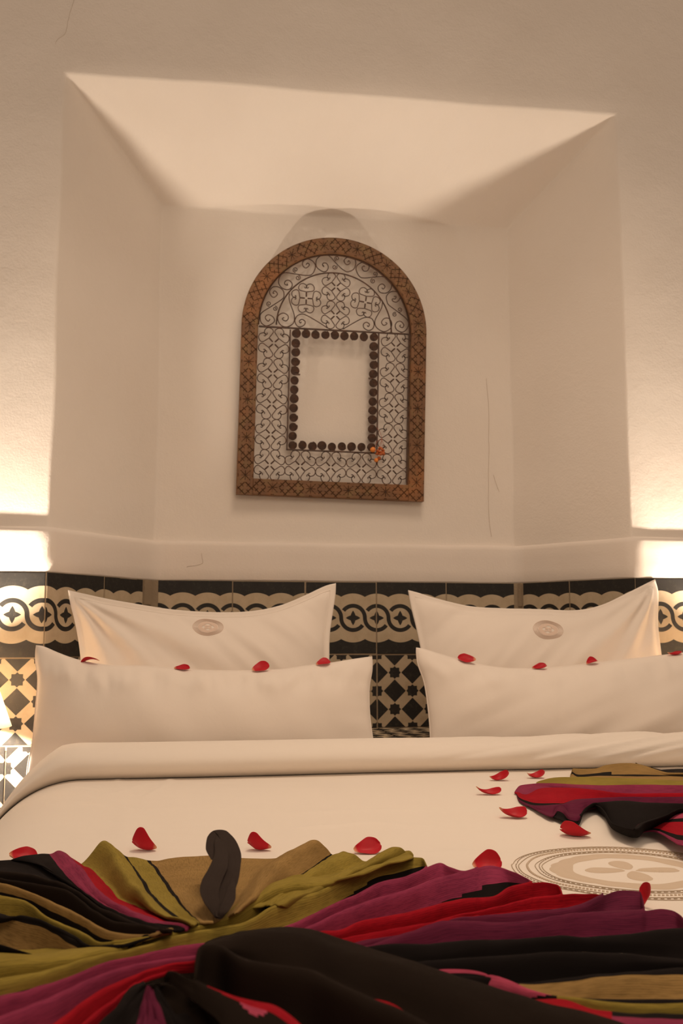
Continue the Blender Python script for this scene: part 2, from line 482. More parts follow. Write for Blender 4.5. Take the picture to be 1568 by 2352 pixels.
# ledge floor tiles, clipped to the alcove
def clip(poly, a, b_):
    out = []
    def inside(p): return (b_[0] - a[0]) * (p[1] - a[1]) - (b_[1] - a[1]) * (p[0] - a[0]) >= 0
    for i in range(len(poly)):
        p, q = poly[i], poly[(i + 1) % len(poly)]
        ip, iq = inside(p), inside(q)
        if ip: out.append(p)
        if ip != iq:
            d1 = (b_[0] - a[0]) * (p[1] - a[1]) - (b_[1] - a[1]) * (p[0] - a[0]); d2 = (b_[0] - a[0]) * (q[1] - a[1]) - (b_[1] - a[1]) * (q[0] - a[0])
            t_ = d1 / (d1 - d2); out.append((p[0] + (q[0] - p[0]) * t_, p[1] + (q[1] - p[1]) * t_))
    return out
trap = [(XL + .003, 0.0), (XR - .003, 0.0), (BR - .003, D - .002), (BL + .003, D - .002)]
for k in range(-2, 7):
    for r in range(2):
        xa = BL + 0.012 + 0.2 * k; ya = D - 0.2 * (r + 1)
        poly = [(xa + .001, ya + .001), (xa + .199, ya + .001), (xa + .199, ya + .199), (xa + .001, ya + .199)]
        for i in range(4): 
            poly = clip(poly, trap[i], trap[(i + 1) % 4])
            if len(poly) < 3: break
        if len(poly) < 3: continue
        area2 = abs(sum(poly[i][0] * poly[(i + 1) % len(poly)][1] - poly[(i + 1) % len(poly)][0] * poly[i][1] for i in range(len(poly)))) / 2
        if area2 < 0.0008: continue
        me = tile('star_tile', [(p[0] - xa, p[1] - ya) for p in poly], M_STAR, 0.006)
        o = bpy.data.objects.new('star_tile', me); COL.objects.link(o); o.parent = wall
        o.location = (xa, ya, ZSH); o.rotation_euler = (-math.pi / 2, 0, 0)
        o.rotation_euler = (math.pi / 2, 0, 0)
        o.matrix_local = Matrix(((1, 0, 0, xa), (0, 0, 1, ya), (0, -1, 0, ZSH), (0, 0, 0, 1)))
fl_ = structure(link('floor', mesh('floor', [(-2.6, -3.6, 0), (3.0, -3.6, 0), (3.0, 0.35, 0), (-2.6, 0.35, 0)], [(0, 1, 2, 3)]), M_FLOOR, smooth=False))
# hairline cracks in the plaster of the alcove
M_CRACK = mat('crack_shadow', (0.50, 0.40, 0.30), 0.9)
def crack(pts, yy, w=0.0004):
    P = [PY(x, y, yy) for x, y in pts]; P = catmull(P, 4)
    P = np.array([p + np.array(noise.noise_vector(Vector(p) * 60)) * 0.002 * np.array([1, 0, 1]) for p in P])
    tube('crack', P, w, M_CRACK, wall, sides=3)

# ================================================================== BED
bed = tag(empty('bed', (0.21, -1.3, 0)), 'low double bed under the white duvet, its mattress mostly covered', 'bed')
BX0, BX1, BY0, BY1 = -0.60, 1.02, -2.05, -0.012
o = box('bed_base', ((BX0 + BX1) / 2 - .21, (BY0 + BY1) / 2 + 1.3, 0.17), (BX1 - BX0 - 0.04, BY1 - BY0 - .02, 0.26), M_BEDWOOD, bed, 0.01)
for sx in (-1, 1):
    for sy in (-1, 1):
        box('leg', (sx * 0.72, sy * 0.9, 0.02), (0.07, 0.07, 0.04), M_BEDWOOD, bed, 0.004)
o = box('mattress', ((BX0 + BX1) / 2 - .21, (BY0 + BY1) / 2 + 1.3, 0.425), (BX1 - BX0 - .03, BY1 - BY0, 0.25), M_LINEN, bed, 0.03)
MT = 0.552

# duvet ------------------------------------------------------------
def edge_drop(x):
    """how far the cover has sunk at x, rounding over both sides of the bed"""
    d = 0.0
    for x0, sgn in ((-0.478, -1), (0.905, 1)):
        e = (x - x0) * sgn
        if e > 0:
            R = 0.185
            d = R - math.sqrt(max(0.0, R * R - e * e)) if e < R else R + (e - R) * 8
    return d
def ridge(x, y, pts, w, amp):
    best = 9
    for (x0, y0), (x1, y1) in zip(pts[:-1], pts[1:]):
        dx, dy = x1 - x0, y1 - y0; t_ = max(0, min(1, ((x - x0) * dx + (y - y0) * dy) / (dx * dx + dy * dy)))
        best = min(best, math.hypot(x - x0 - t_ * dx, y - y0 - t_ * dy))
    return amp * math.exp(-(best / w) ** 2)
def bp(*pts): return [tuple(PZ(x, y, 0)[:2]) for x, y in pts]
CREASES = [(bp((270, 1790), (285, 1850), (278, 1950)), .006, .0012), (bp((330, 1835), (372, 1812), (392, 1790)), .006, .0022),
           (bp((215, 1830), (280, 1822), (335, 1800)), .007, .0016), (bp((130, 1842), (240, 1850), (330, 1858)), .008, -.0014),
           (bp((690, 1902), (860, 1890), (1000, 1900)), .008, .0016), (bp((620, 1870), (880, 1862), (1120, 1866)), .010, .0012),
           (bp((1020, 1990), (1090, 1980), (1180, 1982)), .006, -.0020), (bp((930, 1962), (1060, 1955), (1150, 1965)), .007, .0012)]
def duvet_z(x, y):
    z = ZB - edge_drop(x)
    w = 0.004 * nz(x * 2.2, y * 2.2, 3) + 0.0022 * nz(x * 2.5, y * 11, 9) + 0.0008 * nz(x * 9, y * 30, 5)
    for pts, wd, am in CREASES: w += ridge(x, y, pts, wd, am)
    return z + w
def grid_surface(name, S, nu, nv, m, parent=None, uvscale=None, closed_u=False):
    v = [S(i / nu, j / nv) for j in range(nv + 1) for i in range(nu + 1)]
    f = [(j * (nu + 1) + i, j * (nu + 1) + i + 1, (j + 1) * (nu + 1) + i + 1, (j + 1) * (nu + 1) + i) for j in range(nv) for i in range(nu)]
    return link(name, mesh(name, v, f), m, parent)
xs = np.r_[np.linspace(-0.626, -0.48, 30), np.linspace(-0.47, 0.92, 190), np.linspace(0.93, 1.052, 16)]
ys = np.linspace(-2.08, -0.44, 240)
v = [(x, y, duvet_z(x, y)) for y in ys for x in xs]
# skirt on both sides
nx = len(xs)
f = [(j * nx + i, j * nx + i + 1, (j + 1) * nx + i + 1, (j + 1) * nx + i) for j in range(len(ys) - 1) for i in range(nx - 1)]
base = len(v)
for sd, ci, sg in ((0, 0, -1), (1, nx - 1, 1)):
    st = len(v)
    for j, y in enumerate(ys):
        for k in range(1, 7):
            wv = 0.012 * math.sin(y * 14 + k * .2) * (k / 6)
            v.append((xs[ci] + sg * (0.006 + .004 * k + abs(wv)), y, v[j * nx + ci][2] - 0.05 * k))
    for j in range(len(ys) - 1):
        for k in range(6):
            a = j * nx + ci if k == 0 else st + j * 6 + k - 1
            b2 = (j + 1) * nx + ci if k == 0 else st + (j + 1) * 6 + k - 1
            f.append((a, st + j * 6 + k, st + (j + 1) * 6 + k, b2) if sd else (a, b2, st + (j + 1) * 6 + k, st + j * 6 + k))
duvet = tag(link('duvet', mesh('duvet', v, f), M_DUVET), 'white cotton duvet spread over the bed, with turned back edge and stitched ring medallion', 'duvet')

# turned back roll of the duvet: superellipse section swept across the bed
RC = [PZ(x, y, 0)[1] for x, y in ((150, 1793), (700, 1779), (1400, 1779))]
YF = -0.478
def roll(u, vv):
    x = -0.645 + u * (1.075 + 0.645)
    th = vv * 2 * math.pi + math.pi
    cx = YF + 0.062; a = 0.066; hgt = 0.034
    c, s_ = math.cos(th), math.sin(th)
    y = cx - a * c
    z = hgt * s_
    drop = edge_drop(x)
    k = 1.0 + 0.06 * nz(x * 2, 1, 1)
    right = max(0, (x - 0.1)) / 0.9
    dg = nz((x - y * 2.2 - z * 4.5) * 9, 3.3, 2) * 0.013 * right + nz((x - z * 5 - y * 3) * 24, 8, 2) * 0.007 * right
    dg += nz(x * 3, y * 9, z * 22) * 0.002
    front = max(0.0, -(y - cx) / a)
    endt = min(1.0, max(0.0, (x + 0.650) / 0.13)) ** 0.8
    return (x, y - front * dg * 1.5 - 0.25 * drop, ZB + 0.031 + z * k * endt - 0.029 * (1 - endt) - drop * 1.0 + dg * (0.5 + 0.5 * z / hgt))
grid_surface('turned_back_edge', roll, 260, 56, M_DUVET, duvet)
grid_end = None

# embroidered medallion on the duvet
MC = PZ(1447, 1999, 0); mx_, my_ = MC[0], MC[1]
def on_duvet(x, y, h=0.0012): return (x, y, duvet_z(x, y) + h)
def ringpath(r, n=150, wob=0.0, ph=0.0, sq=0.0):
    P = []
    for k in range(n):
        a = 2 * math.pi * k / n
        rr = r * (1 + wob * math.sin(a * 9 + ph) + sq * math.cos(4 * a + .3) + 0.004 * nz(math.cos(a) * 3, math.sin(a) * 3, ph))
        P.append(on_duvet(mx_ + rr * math.cos(a), my_ + rr * math.sin(a), 0.0004))
    return P
for r, w, wob in ((0.1345, .0006, 0.004), (0.1265, .0006, .005), (0.1075, .00055, .005), (0.0995, .00055, .004)):
    tube('stitched_ring', ringpath(r, 150, wob, r * 900, 0.008), w, M_THREAD, duvet, sides=5, closed=True, up=(0, 0, 1))
def dashes(r, n, w, l, m, name):
    vv, ff = [], []
    for k in range(n):
        a0 = 2 * math.pi * k / n; a1 = a0 + l * 2 * math.pi / n
        P = [on_duvet(mx_ + rr * math.cos(a), my_ + rr * math.sin(a), 0.0005) for a, rr in ((a0, r), ((a0 + a1) / 2, r * 1.002), (a1, r))]
        v2, f2 = tube_data(P, w, 5, up=(0, 0, 1)); o_ = len(vv); vv += v2; ff += [tuple(i + o_ for i in q) for q in f2]
    return link(name, mesh(name, vv, ff), m, duvet)
dashes(0.1305, 120, .0006, .55, M_THREAD, 'dashed_ring')
dashes(0.1175, 170, .0014, .45, M_THREAD2, 'dashed_ring')
dashes(0.1035, 90, .0006, .6, M_THREAD, 'dashed_ring')
def patch(name, inside, n_u, n_v, m, h=0.0013):
    vv = []; ff = []
    for j in range(n_v + 1):
        for i in range(n_u + 1):
            x, y, e = inside(i / n_u, j / n_v); vv.append(on_duvet(x, y, h * e + 0.0001))
    for j in range(n_v):
        for i in range(n_u): ff.append((j * (n_u + 1) + i, j * (n_u + 1) + i + 1, (j + 1) * (n_u + 1) + i + 1, (j + 1) * (n_u + 1) + i))
    return link(name, mesh(name, vv, ff), m, duvet)
def band(u, w):
    a = u * 2 * math.pi; ro = 0.0885 * (1 + 0.03 * math.cos(4 * a + .3)) + 0.0025 * abs(math.sin(a * 9)); ri = 0.066 * (1 + 0.02 * math.cos(8 * a))
    r = ri + (ro - ri) * w; e = min(1, 6 * w, 6 * (1 - w)) if 0 < w < 1 else 0
    return mx_ + r * math.cos(a), my_ + r * math.sin(a), e
patch('embroidered_band', band, 200, 8, M_THREAD2)
for dg_, ln, wd in ((172, .047, .030), (84, .046, .034), (262, .047, .034), (350, .051, .026)):
    def pet(u, w, dg_=dg_, ln=ln, wd=wd):
        a = u * 2 * math.pi; r = w
        lx = ln * 0.5 + 0.006 + ln * 0.5 * r * math.cos(a); ly = wd * 0.5 * r * math.sin(a) * (0.75 + 0.25 * math.cos(a))
        c, s2 = math.cos(math.radians(dg_)), math.sin(math.radians(dg_))
        return mx_ + c * lx - s2 * ly, my_ + s2 * lx + c * ly, min(1, 6 * (1 - r)) * (0.8 + .2 * (dg_ % 3))
    patch('embroidered_petal', pet, 28, 6, M_THREAD2, 0.0016)

# ================================================================== PILLOWS
def arc_interp(P, t):
    P = np.asarray(P); d = np.r_[0, np.cumsum(np.linalg.norm(np.diff(P, axis=0), axis=1))]; d = d / d[-1]
    return np.array([np.interp(t, d, P[:, k]) for k in range(P.shape[1])])
def make_pillow(name, label, top, left, right, yb, yt, thick, flange, wr, seed, group, medal=None, bot=0.0):
    """boundaries in view px lying on a leaning plane through (yb, MT) and (yt, 0.95)"""
    p0 = np.array([0, yb, MT]); p1 = np.array([0, yt, 0.95])
    dirv = (p1 - p0) / np.linalg.norm(p1 - p0); n = np.cross([1, 0, 0], dirv); n = n / np.linalg.norm(n)   # faces +Y? fix sign
    if n[1] > 0: n = -n
    def to2(px, py): P = PP(px, py, p0, n); return np.array([P[0], np.dot(P - p0, dirv)])
    T = catmull([to2(*q) for q in top], 8); L = [to2(*q) for q in left]; R = [to2(*q) for q in right]
    L.append(np.array([L[-1][0] + (L[-1][0] - L[-2][0]) * .3, bot + .012])); L = catmull(L, 6)
    R.append(np.array([R[-1][0] + (R[-1][0] - R[-2][0]) * .3, bot + .012])); R = catmull(R, 6)
    B = np.array([L[-1] + (R[-1] - L[-1]) * t_ + np.array([0, -0.010 * math.sin(math.pi * t_)]) for t_ in np.linspace(0, 1, 30)])
    def uv2(u, v_):   # v: 0 top .. 1 bottom
        t_, b2, l, r = arc_interp(T, u), arc_interp(B, u), arc_interp(L, v_), arc_interp(R, v_)
        return (1 - v_) * t_ + v_ * b2 + (1 - u) * l + u * r - ((1 - u) * (1 - v_) * T[0] + u * (1 - v_) * T[-1] + (1 - u) * v_ * B[0] + u * v_ * B[-1])
    def inf(u, v_):
        fu = flange; 
        a = (u - fu) / (1 - 2 * fu); fv = flange * 1.6; c = (v_ - fv) / (1 - 2 * fv)
        if a <= 0 or a >= 1 or c <= 0 or c >= 1: return 0.0
        return ((1 - abs(2 * a - 1) ** 2.4) ** 0.62) * ((1 - abs(2 * c - 1) ** 2.1) ** 0.62)
    def pt(u, v_, side, extra=0.0):
        q = uv2(u, v_); t_ = inf(u, v_)
        w = 0.0
        if side > 0: w = wr(u, v_, q) * min(1.0, t_ * 3 + 0.15)
        edge = 0.0022
        dn = side * (edge + thick * (0.62 if side > 0 else 0.38) * t_) + w + extra
        wav = 0.003 * nz(q[0] * 9, q[1] * 9, seed) * (1 - min(1, t_ * 2))
        P = p0 + np.array([q[0], 0, 0]) + dirv * q[1] + n * (dn + wav)
        # belly sags slightly towards the bottom
        return P - np.array([0, 0, 1]) * 0.0
    NU, NV = 130, 84
    def dens(t_): return 0.5 - 0.5 * math.cos(math.pi * t_) if False else t_
    v = []; f = []
    for side in (1, -1):
        for j in range(NV + 1):
            for i in range(NU + 1):
                v.append(pt(i / NU, j / NV, side))
    K = (NU + 1) * (NV + 1)
    for j in range(NV):
        for i in range(NU):
            a = j * (NU + 1) + i
            f.append((a, a + NU + 1, a + NU + 2, a + 1)); f.append((K + a, K + a + 1, K + a + NU + 2, K + a + NU + 1))
    ring = [j * (NU + 1) for j in range(NV)] + [NV * (NU + 1) + i for i in range(NU)] + [j * (NU + 1) + NU for j in range(NV, 0, -1)] + [i for i in range(NU, 0, -1)]
    for a, b2 in zip(ring, ring[1:] + ring[:1]): f.append((a, a + K, b2 + K, b2))
    v = np.array(v); org = np.array([v[:, 0].mean(), v[:, 1].mean(), v[:, 2].min()])
    root = tag(empty(name, org), label, 'pillow', group)
    cov = link('pillowcase', mesh('pillowcase', v - org, f), M_LINEN, root)
    if flange > 0.01:    # stitch line round the flange
        pth = []
        for t_ in np.linspace(0, 1, 60, endpoint=False): pth.append((flange * 1.02 + (1 - 2.04 * flange) * t_, flange * 1.65))
        for t_ in np.linspace(0, 1, 40, endpoint=False): pth.append((1 - flange * 1.02, flange * 1.65 + (1 - 3.3 * flange) * t_))
        for t_ in np.linspace(0, 1, 60, endpoint=False): pth.append((1 - flange * 1.02 - (1 - 2.04 * flange) * t_, 1 - flange * 1.65))
        for t_ in np.linspace(0, 1, 40, endpoint=False): pth.append((flange * 1.02, 1 - flange * 1.65 - (1 - 3.3 * flange) * t_))
        tube('stitched_hem', [pt(a, c, 1, 0.0004) - org for a, c in pth], 0.0007, M_LINEN, root, sides=4, closed=True)
    else:
        pth = [(i / 60, 0) for i in range(60)] + [(1, i / 30) for i in range(30)] + [(1 - i / 60, 1) for i in range(60)] + [(0, 1 - i / 30) for i in range(30)]
        tube('seam', [pt(min(.9999, max(.0001, a)), min(.9999, max(.0001, c)), 0) - org for a, c in pth], 0.0022, M_LINEN, root, sides=5, closed=True)
    if medal:
        # solve for the uv of the medal centre
        best = None
        for i in range(20, 80):
            for j in range(2, 60):
                P = pt(i / 100, j / 100, 1); q = project(P); e = (q[0] - medal[0]) ** 2 + (q[1] - medal[1]) ** 2
                if best is None or e < best[0]: best = (e, i / 100, j / 100)
        _, u0, v0 = best
        e = 0.004; P0 = pt(u0, v0, 1); q0 = project(P0)
        qu = project(pt(u0 + e, v0, 1)); qv = project(pt(u0, v0 + e, 1))
        J = np.array([[(qu[0] - q0[0]) / e, (qv[0] - q0[0]) / e], [(qu[1] - q0[1]) / e, (qv[1] - q0[1]) / e]]); Ji = np.linalg.inv(J)
        def mp(dx, dy, ex=0.0006):
            d_ = Ji @ np.array([dx, dy]); return pt(u0 + d_[0], v0 + d_[1], 1, ex) - org
        rx, ry, rot = medal[2], medal[3], medal[4]
        def el(r, a):
            x, y = rx * r * math.cos(a), ry * r * math.sin(a) * (1 + .04 * math.cos(3 * a)); c, s2 = math.cos(rot), math.sin(rot)
            return (c * x - s2 * y, s2 * x + c * y)
        for r, w in ((1.0, .0006), (.93, .0005), (.86, .0005), (.79, .0005), (.72, .0006)):
            tube('stitched_ring', [mp(*el(r, 2 * math.pi * k / 60)) for k in range(60)], w, M_PTHREAD, root, sides=4, closed=True)
        # filled disc base with open quatrefoil centre
        vv = []; ff = []
        for k in range(60):
            a = 2 * math.pi * k / 60
            for r in (0.66, 0.36 + 0.05 * math.cos(4 * a)): vv.append(mp(*el(r, a), 0.0007))
        for k in range(60):
            l = (k + 1) % 60; ff.append((2 * k, 2 * l, 2 * l + 1, 2 * k + 1))
        link('embroidered_band', mesh('embroidered_band', vv, ff), M_PTHREAD, root)
        for q in range(4):
            vv = [mp(*el(.16, q * math.pi / 2 + .78), 0.0008)]; ff = []
            cx_, cy2 = el(.17, q * math.pi / 2 + .78)
            for k in range(14):
                a = 2 * math.pi * k / 14; ex_, ey_ = el(.12, a); vv.append(mp(cx_ + ex_, cy2 + ey_, 0.0007))
            ff = [(0, 1 + k, 1 + (k + 1) % 14) for k in range(14)]
            link('embroidered_petal', mesh('embroidered_petal', vv, ff), M_PTHREAD, root)
    return root, pt

def wrinkle_back(seed, sgn):
    def w(u, v_, q):
        a = nz((q[0] * sgn + q[1] * 1.6) * 7, (q[0] * sgn - q[1]) * 2.0, seed) * 0.016
        d0 = math.hypot(u - (0 if sgn > 0 else 1), v_ * .7)
        ang = math.atan2(v_ * .7, abs(u - (0 if sgn > 0 else 1)) + 1e-6)
        a += 0.0085 * math.exp(-d0 * 2.2) * math.sin(ang * 15 + seed)
        a += 0.0032 * nz((q[0] * sgn + q[1]) * 30, q[1] * 8, seed + 3)
        return a
    return w
def wrinkle_front(seed):
    def w(u, v_, q):
        gather = math.exp(-((v_ - .13) / .12) ** 2)
        a = 0.014 * gather * nz(q[0] * 26, v_ * 2.5, seed) + 0.006 * gather * nz(q[0] * 55, v_ * 4, seed)
        a += 0.008 * nz(q[0] * 5, q[1] * 5, seed + 1)
        a += 0.0035 * nz(q[0] * 12 + q[1] * 6, q[1] * 7 , seed + 2)
        side = math.exp(-min(u, 1 - u) * 16)
        a += 0.006 * side * nz(q[1] * 26, u * 6, seed + 7)
        return a
    return w
def wrinkle_front2(seed):
    base_ = wrinkle_front(seed)
    def w(u, v_, q):
        a = base_(u, v_, q) * .6
        a += 0.010 * nz((q[0] * 1.2 - q[1] * 2.2) * 6 + 2, q[0] * 2, seed) * math.sin(math.pi * min(1, max(0, u)))
        a += 0.0028 * nz((q[0] * .8 - q[1] * 2.0) * 13, q[0] * 5, seed)
        return a
    return w
GP = 'pillows propped against the tiled alcove'
make_pillow('flanged_pillow', 'white flanged pillow with ring medallion standing behind the left long pillow', 
    [(156, 1356), (200, 1366), (250, 1377), (330, 1391), (400, 1401), (480, 1406), (570, 1405), (640, 1392), (700, 1368), (745, 1347), (771, 1340)],
    [(156, 1356), (162, 1390), (172, 1430), (181, 1480), (186, 1530), (188, 1600)], [(771, 1340), (770, 1365), (765, 1400), (757, 1460), (755, 1535), (750, 1610)],
    -0.125, -0.015, 0.105, 0.022, wrinkle_back(2.1, 1), 1.3, GP, medal=(475, 1440, 35, 19, 0.03))
make_pillow('flanged_pillow', 'white flanged pillow with ring medallion standing behind the right long pillow',
    [(937, 1356), (960, 1362), (1000, 1374), (1080, 1392), (1150, 1397), (1240, 1400), (1320, 1402), (1380, 1390), (1440, 1362), (1480, 1342), (1503, 1331)],
    [(937, 1356), (944, 1395), (955, 1440), (966, 1490), (975, 1540), (985, 1610)], [(1503, 1331), (1511, 1365), (1511, 1440), (1518, 1508), (1522, 1560), (1525, 1620)],
    -0.125, -0.015, 0.105, 0.020, wrinkle_back(5.7, -1), 4.3, GP, medal=(1259, 1446, 34, 21, 0.14))
YPB, YPT = -0.265, -0.175
pil_l, ptl = make_pillow('long_pillow', 'long plump white pillow lying in front on the left, four petals along its top', 
    [(84, 1484), (100, 1487), (130, 1500), (165, 1513), (200, 1522), (260, 1530), (330, 1531), (400, 1537), (480, 1541), (560, 1542), (640, 1539), (700, 1531), (760, 1524), (810, 1516), (853, 1510)],
    [(84, 1484), (83, 1520), (88, 1560), (83, 1620), (76, 1700), (66, 1750)], [(853, 1510), (853, 1540), (847, 1580), (848, 1640), (855, 1700), (861, 1740)],
    YPB, YPT, 0.115, 0.0, wrinkle_front(1.0), 2.0, GP)
pil_r, ptr = make_pillow('long_pillow', 'long plump white pillow lying in front on the right, four petals along its top',
    [(956, 1489), (975, 1493), (1010, 1504), (1070, 1520), (1130, 1532), (1180, 1537), (1250, 1536), (1350, 1526), (1450, 1514), (1568, 1501), (1650, 1492), (1738, 1484)],
    [(956, 1489), (960, 1525), (975, 1570), (985, 1640), (989, 1697), (990, 1740)], [(1738, 1484), (1742, 1540), (1738, 1600), (1740, 1660), (1745, 1700), (1748, 1745)],
    YPB, YPT, 0.115, 0.0, wrinkle_front2(6.0), 5.0, GP)

# ================================================================== ROSE PETALS
def petal_mesh(L, Wd, cup, curl, twist, seed, notch=0.0, fold=0.0):
    nu, nv = 16, 12; v = []; f = []
    for i in range(nu + 1):
        u = i / nu
        w = Wd * 0.5 * max(0.12, min(1.0, 1.30 * (u + .02) ** 0.62) * math.sqrt(max(0.0, 1 - u ** 3.4)) + 0.03)
        for j in range(nv + 1):
            s_ = 2 * j / nv - 1
            th = curl * (u - 0.45)
            # bend along its length, cup across
            x = L * math.sin(th) / curl if abs(curl) > 1e-3 else L * (u - .45)
            z = L * (1 - math.cos(th)) / curl if abs(curl) > 1e-3 else 0
            x -= notch * L * 0.18 * math.exp(-(s_ / .28) ** 2) * max(0, u - .6) * 2.5
            y = w * s_
            z += cup * (s_ ** 2) * w * 1.1 + fold * max(0, s_) ** 2 * w * 1.6 * u
            z += 0.0011 * nz(u * 3 + seed, s_ * 2.2, seed) + twist * s_ * (u - .5) * w
            v.append((x, y, z))
    for i in range(nu):
        for j in range(nv):
            a = i * (nv + 1) + j; f.append((a, a + nv + 1, a + nv + 2, a + 1))
    me = mesh('rose_petal', v, f)
    uvl = me.uv_layers.new(name='uv')
    for lp in me.loops:
        i, j = divmod(lp.vertex_index, nv + 1); uvl.data[lp.index].uv = (i / nu, j / nv)
    return me
def petal(loc, yaw, pitch, roll, label, L=.034, Wd=.030, cup=.5, curl=1.2, twist=.2, notch=0., fold=0., group=None):
    me = petal_mesh(L, Wd, cup, curl, twist, random.uniform(0, 50), notch, fold)
    R = Matrix.Rotation(math.radians(yaw), 4, 'Z') @ Matrix.Rotation(math.radians(pitch), 4, 'Y') @ Matrix.Rotation(math.radians(roll), 4, 'X')
    me.transform(R)
    zmin = min(q.co.z for q in me.vertices)
    o = link('rose_petal', me, M_PETAL); o.location = (loc[0], loc[1], loc[2] - zmin + 0.0006)
    md = o.modifiers.new('thick', 'SOLIDIFY'); md.thickness = 0.0005
    md2 = o.modifiers.new('sub', 'SUBSURF'); md2.levels = 1; md2.render_levels = 1
    tag(o, label, 'petal', group); return o
GB = 'rose petals scattered on the duvet'; GQ = 'rose petals along the tops of the long pillows'
def bedpetal(px, py, *a, h=0, **k):
    P = PZ(px, py, 0); P[2] = duvet_z(P[0], P[1]) + 0.001 + h; return petal(P, *a, group=GB, **k)
bedpetal(1145, 1795, 0, -8, 20, 'curled red petal at the foot of the duvet fold, left of another', curl=2.0, cup=.5, L=.044, Wd=.026)
bedpetal(1228, 1789, 5, 0, 10, 'red petal cupped upward against the duvet fold beside the small scarf', curl=2.2, cup=.35, L=.042, Wd=.028)
bedpetal(1117, 1829, -8, 12, 12, 'thin wavy red petal, leftmost of the group beside the small scarf', curl=1.6, cup=.45, L=.048, Wd=.022, twist=1.0)
bedpetal(1172, 1878, -10, 14, 14, 'large curled red petal lying below and left of the small scarf', curl=1.7, cup=.5, L=.047, Wd=.032, twist=.8)
bedpetal(1324, 1920, 170, -6, 25, 'red petal touching the purple pleats of the small scarf above the medallion', curl=1.1, cup=.6, L=.044, Wd=.036, notch=.6, twist=.8)
bedpetal(1114, 1999, 4, -6, 38, 'red petal rising behind the magenta edge of the large scarf', curl=1.0, cup=.5, L=.036, Wd=.032, twist=.5)
bedpetal(1486, 2082, 0, -68, 10, 'red petal half hidden behind the purple corner of the large scarf', curl=.8, cup=.5, L=.024, Wd=.018)
bedpetal(331, 1959, 175, -12, 29, 'red petal standing left of the dark fold tip, with a torn pointed side', curl=1.2, cup=.6, L=.034, Wd=.034, notch=1, fold=.6)
bedpetal(596, 1957, 170, -8, 24, 'notched red petal standing just right of the dark fold tip', curl=1.2, cup=.6, L=.033, Wd=.028, notch=1.2, fold=.6)
bedpetal(840, 1960, 12, -6, 30, 'broad rounded red petal behind the olive hem of the large scarf', curl=.8, cup=.35, L=.037, Wd=.032)
bedpetal(48, 1985, 25, 14, 30, 'red petal behind the black corner of the large scarf at the left edge', curl=.9, cup=.4, L=.036, Wd=.034)
def pilpetal(px, py, label, pt, **k):
    best = None
    for i in range(2, 199):
        u = i / 200; P = pt(u, 0.012, 1); q = project(P)
        if best is None or abs(q[0] - px) < best[0]: best = (abs(q[0] - px), P)
    P = best[1].copy(); return petal(P, group=GQ, label=label, **k)
pilpetal(208, 1517, 'slim hooked red petal at the left end of the left long pillow', ptl, yaw=170, pitch=4, roll=12, L=.043, Wd=.024, curl=-1.2, cup=.3)
pilpetal(415, 1532, 'small flat red petal on the left long pillow, second from its left end', ptl, yaw=0, pitch=0, roll=28, L=.034, Wd=.024, curl=.5)
pilpetal(595, 1528, 'largest red petal on the left long pillow, rounded and tilted up', ptl, yaw=10, pitch=-16, roll=35, L=.040, Wd=.036, curl=.5, cup=.3)
pilpetal(741, 1524, 'small red petal at the right end of the left long pillow', ptl, yaw=8, pitch=-12, roll=32, L=.034, Wd=.026, curl=-.5, cup=.3)
pilpetal(1075, 1521, 'broad red petal at the left end of the right long pillow', ptr, yaw=172, pitch=-4, roll=-42, L=.042, Wd=.032, curl=.5, cup=.3)
pilpetal(1237, 1531, 'small split red petal in the dip of the right long pillow', ptr, yaw=5, pitch=-8, roll=26, L=.037, Wd=.024, curl=.8, notch=1)
pilpetal(1356, 1520, 'pointed red petal right of the dip of the right long pillow', ptr, yaw=10, pitch=-18, roll=25, L=.030, Wd=.026, curl=-.6)
pilpetal(1548, 1501, 'curled red petal on the right long pillow at the right edge of the photo', ptr, yaw=4, pitch=0, roll=10, L=.040, Wd=.020, curl=1.4, cup=.5)

